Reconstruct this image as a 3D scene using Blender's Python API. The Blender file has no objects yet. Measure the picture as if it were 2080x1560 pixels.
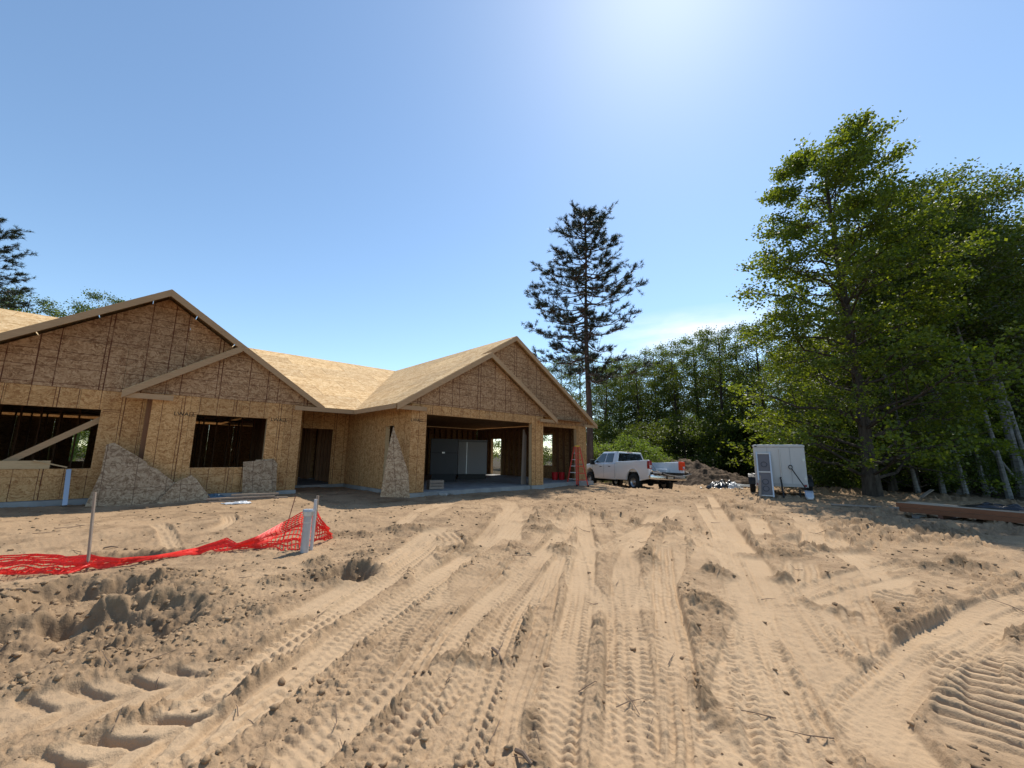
import bpy, bmesh, math, random
import numpy as np
from mathutils import Vector, Matrix

R = math.radians
scene = bpy.context.scene
col = scene.collection

# ------------------------------------------------------------------ camera
F_PX, PITCH, ROLL, ZC = 827.721, R(9.752), R(0.656), 1.191
cd = bpy.data.cameras.new('camera'); cam = bpy.data.objects.new('camera', cd); col.objects.link(cam)
cd.sensor_width = 36.0; cd.sensor_fit = 'HORIZONTAL'; cd.lens = F_PX / 2080 * 36
cd.clip_start = 0.05; cd.clip_end = 3000
cam.matrix_world = Matrix.Translation((0, 0, ZC)) @ Matrix.Rotation(R(90) + PITCH, 4, 'X') @ Matrix.Rotation(ROLL, 4, 'Z')
scene.camera = cam

# ------------------------------------------------------------------ sky and sun
SUN_AZ, SUN_EL = R(25.5), R(55.5)
world = bpy.data.worlds.new('World'); scene.world = world; world.use_nodes = True
wn, wl = world.node_tree.nodes, world.node_tree.links
wn.clear()
sky = wn.new('ShaderNodeTexSky'); sky.sky_type = 'NISHITA'; sky.sun_disc = False
sky.sun_elevation = SUN_EL; sky.sun_rotation = SUN_AZ
sky.altitude = 300; sky.air_density = 1.0; sky.dust_density = 0.3; sky.ozone_density = 1.3
bg = wn.new('ShaderNodeBackground'); bg.inputs['Strength'].default_value = 0.15
out = wn.new('ShaderNodeOutputWorld')
tc = wn.new('ShaderNodeTexCoord')
# one thin bank of cirrus low over the wood
mp = wn.new('ShaderNodeMapping'); mp.inputs['Scale'].default_value = (2.2, 2.2, 9.0); mp.inputs['Location'].default_value = (0.35, 0.1, 0.0)
nz = wn.new('ShaderNodeTexNoise'); nz.inputs['Scale'].default_value = 2.2; nz.inputs['Detail'].default_value = 8; nz.inputs['Roughness'].default_value = 0.6
cr = wn.new('ShaderNodeValToRGB'); cr.color_ramp.elements[0].position = 0.30; cr.color_ramp.elements[1].position = 0.68
sub = wn.new('ShaderNodeVectorMath'); sub.operation = 'SUBTRACT'; sub.inputs[1].default_value = (0.40, 0.875, 0.262)
scl = wn.new('ShaderNodeVectorMath'); scl.operation = 'MULTIPLY'; scl.inputs[1].default_value = (4.2, 4.2, 17.0)
ln = wn.new('ShaderNodeVectorMath'); ln.operation = 'LENGTH'
band = wn.new('ShaderNodeMapRange'); band.inputs['From Min'].default_value = 1.15; band.inputs['From Max'].default_value = 0.25
mul = wn.new('ShaderNodeMath'); mul.operation = 'MULTIPLY'
mul2 = wn.new('ShaderNodeMath'); mul2.operation = 'MULTIPLY'; mul2.inputs[1].default_value = 0.85
mixc = wn.new('ShaderNodeMixRGB'); mixc.inputs['Color2'].default_value = (6.6, 6.8, 7.1, 1)
wl.new(tc.outputs['Generated'], mp.inputs['Vector']); wl.new(mp.outputs[0], nz.inputs['Vector'])
wl.new(nz.outputs['Fac'], cr.inputs['Fac']); wl.new(tc.outputs['Generated'], sub.inputs[0]); wl.new(sub.outputs[0], scl.inputs[0]); wl.new(scl.outputs[0], ln.inputs[0])
wl.new(ln.outputs['Value'], band.inputs['Value']); wl.new(cr.outputs['Color'], mul.inputs[0]); wl.new(band.outputs[0], mul.inputs[1])
wl.new(mul.outputs[0], mul2.inputs[0]); wl.new(mul2.outputs[0], mixc.inputs['Fac'])
tint = wn.new('ShaderNodeMixRGB'); tint.blend_type = 'MULTIPLY'; tint.inputs['Fac'].default_value = 1.0; tint.inputs['Color2'].default_value = (0.95, 1.03, 1.02, 1)
wl.new(sky.outputs[0], tint.inputs['Color1']); wl.new(tint.outputs[0], mixc.inputs['Color1'])
wl.new(mixc.outputs[0], bg.inputs['Color']); wl.new(bg.outputs[0], out.inputs['Surface'])

sd = bpy.data.lights.new('sun', 'SUN'); sun = bpy.data.objects.new('sun', sd); col.objects.link(sun)
sd.energy = 4.4; sd.angle = R(0.55); sd.color = (1.0, 0.945, 0.86)
sdir = Vector((math.sin(SUN_AZ) * math.cos(SUN_EL), math.cos(SUN_AZ) * math.cos(SUN_EL), math.sin(SUN_EL)))
sun.rotation_euler = sdir.to_track_quat('Z', 'Y').to_euler(); sun.location = (20, 40, 60)

vs = scene.view_settings
vs.view_transform = 'Standard'; vs.look = 'None'; vs.exposure = 0.32; vs.gamma = 1.0; vs.use_curve_mapping = False
scene.render.engine = 'CYCLES'

# ------------------------------------------------------------------ pixel helpers (photo pixels -> directions)
def ray(px, py):
    x = px - 1040; y = py - 780
    x, y = x * math.cos(ROLL) + y * math.sin(ROLL), -x * math.sin(ROLL) + y * math.cos(ROLL)
    up = -y / F_PX
    return Vector((x / F_PX, math.cos(PITCH) - up * math.sin(PITCH), math.sin(PITCH) + up * math.cos(PITCH)))
def gnd(px, py, z):
    r = ray(px, py); return Vector((0, 0, ZC)) + r * ((z - ZC) / r.z)
def at_y(px, py, Y):
    r = ray(px, py); return Vector((0, 0, ZC)) + r * (Y / r.y)
AZ = R(46.845); SA, CA = math.sin(AZ), math.cos(AZ)
def HW(u, v, z=0): return Vector((u * SA - v * CA, u * CA + v * SA, z))
def UV(p): return (p[0] * SA + p[1] * CA, -p[0] * CA + p[1] * SA)
def on_v(px, py, v):
    r = ray(px, py); ru, rv = UV(r); t = v / rv; return (ru * t, ZC + r.z * t)

# ------------------------------------------------------------------ object helpers
def tag(o, label=None, cat=None, group=None, kind=None):
    if label: o['label'] = label
    if cat: o['category'] = cat
    if group: o['group'] = group
    if kind: o['kind'] = kind
    return o
def empty(name, loc=(0, 0, 0), rz=0.0):
    o = bpy.data.objects.new(name, None); col.objects.link(o); o.location = loc; o.rotation_euler = (0, 0, rz)
    o.empty_display_size = 0.2
    return o
def link(name, me, parent=None, mat=None):
    o = bpy.data.objects.new(name, me); col.objects.link(o)
    if parent: o.parent = parent
    if mat and not me.materials: me.materials.append(mat)
    return o
def copy_tree(o, parent=None):
    c = o.copy(); col.objects.link(c); c.parent = parent
    for ch in o.children: copy_tree(ch, c)
    return c
class MB:
    def __init__(s, off=(0, 0, 0)): s.v = []; s.f = []; s.off = Vector(off)
    def add(s, vs_, fs):
        b = len(s.v); s.v += [tuple(Vector(p) - s.off) for p in vs_]; s.f += [tuple(i + b for i in f) for f in fs]; return s
    def box(s, x0, x1, y0, y1, z0, z1):
        s.add([(x0, y0, z0), (x1, y0, z0), (x1, y1, z0), (x0, y1, z0), (x0, y0, z1), (x1, y0, z1), (x1, y1, z1), (x0, y1, z1)],
              [(0, 3, 2, 1), (4, 5, 6, 7), (0, 1, 5, 4), (1, 2, 6, 5), (2, 3, 7, 6), (3, 0, 4, 7)]); return s
    def bar(s, a, b, w, h, up=(0, 0, 1)):
        a = Vector(a); b = Vector(b); d = (b - a).normalized(); up = Vector(up)
        if abs(d.dot(up)) > 0.98: up = Vector((0, 1, 0))
        sx = d.cross(up).normalized() * (w / 2); sy = sx.cross(d).normalized() * (h / 2)
        P = [a - sx - sy, a + sx - sy, a + sx + sy, a - sx + sy, b - sx - sy, b + sx - sy, b + sx + sy, b - sx + sy]
        s.add(P, [(0, 1, 2, 3), (4, 7, 6, 5), (0, 4, 5, 1), (1, 5, 6, 2), (2, 6, 7, 3), (3, 7, 4, 0)]); return s
    def tube(s, pts, rad, n=8, cap=True):
        pts = [Vector(p) for p in pts]
        if not hasattr(rad, '__len__'): rad = [rad] * len(pts)
        ref = Vector((0.13, 0.27, 0.95)); vv = []; ff = []
        for i, p in enumerate(pts):
            d = (pts[min(i + 1, len(pts) - 1)] - pts[max(i - 1, 0)]).normalized()
            if abs(d.dot(ref)) > 0.95: r2 = Vector((1, 0.2, 0))
            else: r2 = ref
            ax = d.cross(r2).normalized(); ay = d.cross(ax).normalized()
            for k in range(n):
                a = 2 * math.pi * k / n; vv.append(p + (ax * math.cos(a) + ay * math.sin(a)) * rad[i])
        for i in range(len(pts) - 1):
            for k in range(n):
                ff.append((i * n + k, i * n + (k + 1) % n, (i + 1) * n + (k + 1) % n, (i + 1) * n + k))
        if cap: ff.append(tuple(range(n - 1, -1, -1))); ff.append(tuple((len(pts) - 1) * n + k for k in range(n)))
        s.add(vv, ff); return s
    def extrude(s, poly, d):
        d = Vector(d); n = len(poly); P = [Vector(p) for p in poly]
        s.add(P + [p + d for p in P], [tuple(range(n - 1, -1, -1)), tuple(range(n, 2 * n))] + [(i, (i + 1) % n, (i + 1) % n + n, i + n) for i in range(n)]); return s
    def lathe(s, prof, n, M=None):
        vv = []; ff = []
        for r, h in prof:
            for k in range(n):
                a = 2 * math.pi * k / n; p = Vector((r * math.cos(a), r * math.sin(a), h)); vv.append(M @ p if M else p)
        for i in range(len(prof) - 1):
            for k in range(n): ff.append((i * n + k, i * n + (k + 1) % n, (i + 1) * n + (k + 1) % n, (i + 1) * n + k))
        s.add(vv, ff); return s
    def mesh(s, name, smooth=False, bevel=0.0, segs=2):
        me = bpy.data.meshes.new(name); me.from_pydata(s.v, [], s.f); me.validate()
        bm = bmesh.new(); bm.from_mesh(me)
        bmesh.ops.recalc_face_normals(bm, faces=bm.faces)
        if bevel:
            es = [e for e in bm.edges if len(e.link_faces) == 2 and e.calc_face_angle(0) > 0.5]
            bmesh.ops.bevel(bm, geom=es, offset=bevel, segments=segs, affect='EDGES', profile=0.6, clamp_overlap=True)
        bm.to_mesh(me); bm.free()
        if smooth:
            for p in me.polygons: p.use_smooth = True
            if hasattr(me, 'set_sharp_from_angle'): me.set_sharp_from_angle(angle=R(40))
        return me
    def build(s, name, mat, parent=None, smooth=False, bevel=0.0, segs=2):
        return link(name, s.mesh(name, smooth, bevel, segs), parent, mat)
def np_mesh(name, V, Q, smooth=False):
    V = np.ascontiguousarray(V, dtype=np.float32); Q = np.ascontiguousarray(Q, dtype=np.int32)
    me = bpy.data.meshes.new(name); k = Q.shape[1]
    me.vertices.add(len(V)); me.vertices.foreach_set('co', V.ravel())
    me.loops.add(Q.size); me.loops.foreach_set('vertex_index', Q.ravel())
    me.polygons.add(len(Q)); me.polygons.foreach_set('loop_start', np.arange(0, Q.size, k, dtype=np.int32))
    me.polygons.foreach_set('loop_total', np.full(len(Q), k, dtype=np.int32))
    if smooth: me.polygons.foreach_set('use_smooth', np.ones(len(Q), dtype=bool))
    me.update(calc_edges=True); return me

# ------------------------------------------------------------------ materials
def M_(name, colr=(0.5, 0.5, 0.5), rough=0.8, metal=0.0, spec=0.3, coat=0.0):
    m = bpy.data.materials.new(name); m.use_nodes = True
    b = m.node_tree.nodes['Principled BSDF']
    b.inputs['Base Color'].default_value = (*colr, 1); b.inputs['Roughness'].default_value = rough
    b.inputs['Metallic'].default_value = metal; b.inputs['Specular IOR Level'].default_value = spec
    if coat: b.inputs['Coat Weight'].default_value = coat; b.inputs['Coat Roughness'].default_value = 0.08
    return m
class NT:
    def __init__(s, m): s.t = m.node_tree; s.n = s.t.nodes; s.l = s.t.links; s.b = s.n['Principled BSDF']
    def new(s, typ, **kw):
        o = s.n.new(typ)
        for k, v in kw.items(): setattr(o, k, v)
        return o
    def coord(s, which='Object', scale=(1, 1, 1), rot=(0, 0, 0), loc=(0, 0, 0)):
        c = s.new('ShaderNodeTexCoord'); mp_ = s.new('ShaderNodeMapping')
        mp_.inputs['Scale'].default_value = scale; mp_.inputs['Rotation'].default_value = rot; mp_.inputs['Location'].default_value = loc
        s.l.new(c.outputs[which], mp_.inputs['Vector']); return mp_.outputs[0]
    def noise(s, vec, scale, detail=4, rough=0.55, dist=0.0):
        o = s.new('ShaderNodeTexNoise'); o.inputs['Scale'].default_value = scale; o.inputs['Detail'].default_value = detail
        o.inputs['Roughness'].default_value = rough; o.inputs['Distortion'].default_value = dist; s.l.new(vec, o.inputs['Vector']); return o.outputs['Fac']
    def ramp(s, fac, stops):
        o = s.new('ShaderNodeValToRGB'); e = o.color_ramp.elements
        while len(e) < len(stops): e.new(0.5)
        for i, (p, c) in enumerate(stops): e[i].position = p; e[i].color = (*c, 1) if len(c) == 3 else c
        s.l.new(fac, o.inputs['Fac']); return o.outputs['Color']
    def mix(s, fac, a, b, mode='MIX'):
        o = s.new('ShaderNodeMixRGB', blend_type=mode)
        for key, v in (('Fac', fac), ('Color1', a), ('Color2', b)):
            if isinstance(v, (int, float)): o.inputs[key].default_value = v
            elif isinstance(v, tuple): o.inputs[key].default_value = (*v, 1)
            else: s.l.new(v, o.inputs[key])
        return o.outputs[0]
    def math(s, op, a, b=0.0):
        o = s.new('ShaderNodeMath', operation=op)
        for i, v in enumerate((a, b)):
            if isinstance(v, (int, float)): o.inputs[i].default_value = v
            else: s.l.new(v, o.inputs[i])
        return o.outputs[0]
    def bump(s, h, strength=0.3, dist=0.02):
        o = s.new('ShaderNodeBump'); o.inputs['Strength'].default_value = strength; o.inputs['Distance'].default_value = dist
        s.l.new(h, o.inputs['Height']); s.l.new(o.outputs[0], s.b.inputs['Normal'])
    def base(s, c): s.l.new(c, s.b.inputs['Base Color'])
    def rand(s):
        return s.new('ShaderNodeObjectInfo').outputs['Random']

def osb(name, along, dark, mid, light, lines=(), hl=(), lcol=(0.10, 0.035, 0.02), fl=1.0, strand='across'):
    """strand board: flakes from stretched cells; ruled marks printed at fixed spacings. along: 0 = x, 1 = y runs along the sheet."""
    m = M_(name, mid, 0.82, spec=0.15); t = NT(m)
    wv = t.coord(scale=(1, 1, 1))
    warp = t.new('ShaderNodeTexNoise'); warp.inputs['Scale'].default_value = 3.5; warp.inputs['Detail'].default_value = 2; t.l.new(wv, warp.inputs['Vector'])
    add = t.new('ShaderNodeVectorMath', operation='MULTIPLY_ADD'); add.inputs[1].default_value = (0.35,) * 3
    t.l.new(warp.outputs['Color'], add.inputs[0]); t.l.new(wv, add.inputs[2])
    cells = []
    for k, (sc, st, rt) in enumerate(((9 * fl, (1, 1, 2.8), 0.25), (13 * fl, (2.4, 2.4, 1), -0.5), (22 * fl, (1, 1, 2.2), 0.9))):
        mp_ = t.new('ShaderNodeMapping'); mp_.inputs['Scale'].default_value = st; mp_.inputs['Rotation'].default_value = (rt, rt * 0.6, 0)
        t.l.new(add.outputs[0], mp_.inputs['Vector'])
        v = t.new('ShaderNodeTexVoronoi'); v.inputs['Scale'].default_value = sc; t.l.new(mp_.outputs[0], v.inputs['Vector'])
        s2 = t.new('ShaderNodeSeparateColor'); t.l.new(v.outputs['Color'], s2.inputs[0]); cells.append(s2.outputs[k % 3])
    c = t.math('ADD', t.math('MULTIPLY', cells[0], 0.4), t.math('ADD', t.math('MULTIPLY', cells[1], 0.35), t.math('MULTIPLY', cells[2], 0.25)))
    c = t.math('ADD', c, t.math('MULTIPLY', t.math('SUBTRACT', t.noise(wv, 1.1, 3), 0.5), 0.35))
    colr = t.ramp(c, [(0.18, dark), (0.48, mid), (0.80, light)])
    oi = t.rand(); tone = t.ramp(oi, [(0.0, (0.86, 0.84, 0.82)), (1.0, (1.08, 1.05, 1.0))])
    colr = t.mix(1.0, colr, tone, 'MULTIPLY')
    sp = t.new('ShaderNodeSeparateXYZ'); c0 = t.new('ShaderNodeTexCoord'); t.l.new(c0.outputs['Object'], sp.inputs[0])
    def rule(axis, period, off, w):
        x = t.math('ADD', sp.outputs[axis], off + 100 * period)
        wob = t.math('MULTIPLY', t.math('SUBTRACT', t.noise(wv, 0.9, 1), 0.5), 0.02)
        return t.math('LESS_THAN', t.math('MODULO', t.math('ADD', x, wob), period), w)
    tot = None
    for axis, period, off, w in [(along, *l) for l in lines] + [(2, *h) for h in hl]:
        r_ = rule(axis, period, off, w); tot = r_ if tot is None else t.math('MAXIMUM', tot, r_)
    if tot is not None:
        br = t.ramp(t.noise(wv, 2.3, 2), [(0.25, (0.35,) * 3), (0.5, (0.95,) * 3)])
        colr = t.mix(t.math('MULTIPLY', tot, br), colr, lcol)
    t.base(colr); t.bump(c, 0.12, 0.004)
    return m

TANd, TANm, TANl = (0.32, 0.155, 0.062), (0.50, 0.285, 0.122), (0.62, 0.385, 0.185)
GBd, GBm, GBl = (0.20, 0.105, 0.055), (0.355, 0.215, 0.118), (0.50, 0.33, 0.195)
mat_osb_u = osb('wall_osb', 0, TANd, TANm, TANl, lines=((0.406, 0.1, 0.013), (1.22, 0.03, 0.02)), hl=((1.22, 0.7, 0.006),), fl=1.3)
mat_osb_v = osb('wall_osb_side', 1, TANd, TANm, TANl, lines=((0.406, 0.1, 0.010),))
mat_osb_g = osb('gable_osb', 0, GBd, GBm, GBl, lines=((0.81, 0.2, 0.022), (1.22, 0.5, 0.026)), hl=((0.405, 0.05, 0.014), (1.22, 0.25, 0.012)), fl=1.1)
mat_osb_w = osb('weathered_osb', 0, (0.20, 0.125, 0.075), (0.35, 0.245, 0.155), (0.50, 0.375, 0.25), lines=((0.61, 0.12, 0.013),), hl=((0.61, 0.1, 0.009),), lcol=(0.12, 0.07, 0.045), fl=1.0)
mat_osb_r = osb('roof_osb', 0, (0.40, 0.24, 0.10), (0.57, 0.385, 0.19), (0.70, 0.52, 0.30), fl=0.7)
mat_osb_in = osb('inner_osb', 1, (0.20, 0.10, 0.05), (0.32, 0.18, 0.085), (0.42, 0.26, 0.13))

def wood(name, a, b, sc=(1, 1, 1), rough=0.75):
    m = M_(name, a, rough, spec=0.2); t = NT(m)
    v = t.coord(scale=sc); n = t.noise(v, 9, 6, 0.65, 0.6); n2 = t.noise(t.coord(), 2.2, 2)
    c = t.ramp(n, [(0.3, a), (0.7, b)]); c = t.mix(t.math('MULTIPLY', n2, 0.35), c, tuple(x * 0.6 for x in a))
    tone = t.ramp(t.rand(), [(0, (0.82,) * 3), (1, (1.12,) * 3)]); c = t.mix(1.0, c, tone, 'MULTIPLY')
    t.base(c); t.bump(n, 0.2, 0.004); return m
mat_lumber = wood('fresh_lumber', (0.46, 0.31, 0.16), (0.60, 0.43, 0.25), (0.6, 0.6, 6))
mat_rake = wood('rake_lumber', (0.40, 0.25, 0.135), (0.52, 0.345, 0.195), (0.5, 0.5, 7))
mat_stud = wood('stud_lumber_shaded', (0.20, 0.10, 0.055), (0.30, 0.16, 0.085), (6, 6, 0.5))  # stud wood darkened past its own tone, interior shade put into the colour
mat_grey_wood = wood('grey_stake_wood', (0.26, 0.20, 0.155), (0.36, 0.29, 0.23), (6, 6, 0.5))
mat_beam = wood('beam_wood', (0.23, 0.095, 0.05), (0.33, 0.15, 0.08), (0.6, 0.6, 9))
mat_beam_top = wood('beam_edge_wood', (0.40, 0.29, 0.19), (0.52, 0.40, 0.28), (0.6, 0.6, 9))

def concrete(name, c):
    m = M_(name, c, 0.9, spec=0.2); t = NT(m); v = t.coord(); n = t.noise(v, 1.7, 6, 0.6); n2 = t.noise(v, 40, 2)
    t.base(t.mix(t.ramp(n, [(0.35, (0, 0, 0)), (0.7, (1, 1, 1))]), tuple(x * 0.72 for x in c), tuple(min(1, x * 1.12) for x in c)))
    t.bump(t.math('ADD', n, t.math('MULTIPLY', n2, 0.4)), 0.25, 0.01); return m
mat_conc = concrete('concrete', (0.36, 0.35, 0.33)); mat_slab = concrete('slab_concrete', (0.33, 0.325, 0.315))
mat_metal = M_('galvanised_metal', (0.50, 0.51, 0.52), 0.42, 0.8); mat_alu = M_('aluminium', (0.50, 0.51, 0.54), 0.45, 0.6)
mat_black = M_('black_plastic', (0.015, 0.015, 0.016), 0.45); mat_rubber = M_('tyre_rubber', (0.018, 0.017, 0.016), 0.85)
mat_ink = M_('stamp_ink', (0.07, 0.05, 0.03), 0.9); mat_redink = M_('stamp_bar_ink', (0.22, 0.10, 0.04), 0.9)

# ------------------------------------------------------------------ noise for numpy
_rng = np.random.RandomState(7); _perm = _rng.rand(256, 256)
def vnoise(x, y):
    xi = np.floor(x).astype(np.int64); yi = np.floor(y).astype(np.int64); fx = x - xi; fy = y - yi
    fx = fx * fx * (3 - 2 * fx); fy = fy * fy * (3 - 2 * fy)
    a = _perm[xi & 255, yi & 255]; b = _perm[(xi + 1) & 255, yi & 255]; c = _perm[xi & 255, (yi + 1) & 255]; d = _perm[(xi + 1) & 255, (yi + 1) & 255]
    return (a * (1 - fx) + b * fx) * (1 - fy) + (c * (1 - fx) + d * fx) * fy - 0.5
def fbm(x, y, f, o=3, g=0.5):
    s = 0; a = 1.0
    for k in range(o):
        cs, sn = math.cos(k * 1.3 + 0.4), math.sin(k * 1.3 + 0.4)
        s = s + a * vnoise((x * cs - y * sn) * f + 17.3 * k, (x * sn + y * cs) * f + 5.1 * k); a *= g; f *= 2.03
    return s
def sstep(a, b, x):
    t = np.clip((x - a) / (b - a), 0, 1); return t * t * (3 - 2 * t)

# ------------------------------------------------------------------ ground height
CTRL = [(0, 0, -.42), (0, 4, -.42), (3, 3, -.42), (-3, 3, -.44), (-3.2, 6.6, -.37), (-5.5, 5.6, -.41), (-8, 5, -.42), (6, 8, -.40), (3, 10, -.36), (11, 11, -.43),
        (10, 16.3, -.34), (12, 16.5, -.34), (15.3, 17.7, -.37), (5.9, 20, -.47), (7.5, 20.5, -.55), (4.6, 24, -.60), (6.2, 24.5, -.69), (14, 25, -.6), (25, 20, -.6),
        (20, 40, -.8), (0, 40, -.7), (-30, 40, -.6), (40, 30, -.7), (18, 8, -.45), (30, 0, -.5), (0, -20, -.4), (-30, 0, -.5), (-25, 12, -.4)]
for u_, v_ in ((-6, 14.6), (-4, 14.6), (-2, 14.6), (0, 14.2), (2, 14.1), (4, 14.0), (5, 15.5), (5.5, 14), (6.3, 12.4), (6.6, 11.0), (9, 11.0), (12, 11.0), (14.5, 11.6), (16.8, 11.6), (17, 14), (17, 18)):
    p_ = HW(u_, v_); CTRL.append((p_.x, p_.y, -.15))
for u_, v_ in ((-4, 12.4), (-1, 12.2), (2, 12.0), (5, 11.5), (7, 9.0), (10, 9.0), (13, 9.2), (17, 9.8)):
    p_ = HW(u_, v_); CTRL.append((p_.x, p_.y, -.24))
for u_, v_ in ((0, 18), (4, 20), (9, 15), (13, 15), (9, 21), (-5, 19), (14, 20), (3, 26), (10, 26)):
    p_ = HW(u_, v_); CTRL.append((p_.x, p_.y, -.30))
CTRL = np.array(CTRL)
def base_h(x, y):
    x = np.asarray(x, dtype=np.float64); y = np.asarray(y, dtype=np.float64)
    num = np.zeros_like(x); den = np.zeros_like(x)
    for cx, cy, cz in CTRL:
        w = 1.0 / ((x - cx) ** 2 + (y - cy) ** 2 + 1.2) ** 2; num += w * cz; den += w
    return num / den
def gz(x, y): return float(base_h(np.array([x]), np.array([y]))[0])
def drop(px, py):
    """point on the ground seen at a photo pixel"""
    z = -0.4
    for _ in range(12): p = gnd(px, py, z); z = gz(p.x, p.y)
    p.z = z; return p

# ------------------------------------------------------------------ ground sheet: fine near the viewer, coarse to the horizon
def ring_grid():
    d = np.deg2rad(0.115); th = list(np.arange(-R(64), R(64), d))
    a = R(64); step = d
    side = []
    while a < math.pi: side.append(a); step *= 1.12; a += min(step, R(6))
    th = [-s for s in side[::-1]] + th + side
    th = np.array(th)
    r = [1.15]
    while r[-1] < 9: r.append(r[-1] * 1.0038 + 0.0008)
    while r[-1] < 30: r.append(r[-1] * 1.0068)
    while r[-1] < 900: r.append(r[-1] * 1.045)
    return th, np.array(r)
th, rr = ring_grid(); NT_, NR = len(th), len(rr)
TH, RR = np.meshgrid(th, rr)          # rows: radius
GX = (RR * np.sin(TH)); GY = (RR * np.cos(TH))
near = RR < 34
GH = np.zeros_like(GX)
bx, by = GX.ravel(), GY.ravel()
GH = base_h(bx, by).reshape(GX.shape)
GH[RR > 120] = np.minimum(GH[RR > 120], -0.6)

nm = near
x, y = GX[nm], GY[nm]
h = np.zeros_like(x)
h += 0.08 * fbm(x, y, 0.35, 3) + 0.025 * fbm(x, y, 1.7, 3)
SPOIL = np.zeros_like(x)              # 1 where loose clods lie
rough = sstep(-0.12, 0.25, fbm(x, y, 0.8, 3)) 
FLAT = np.zeros_like(x)
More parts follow.
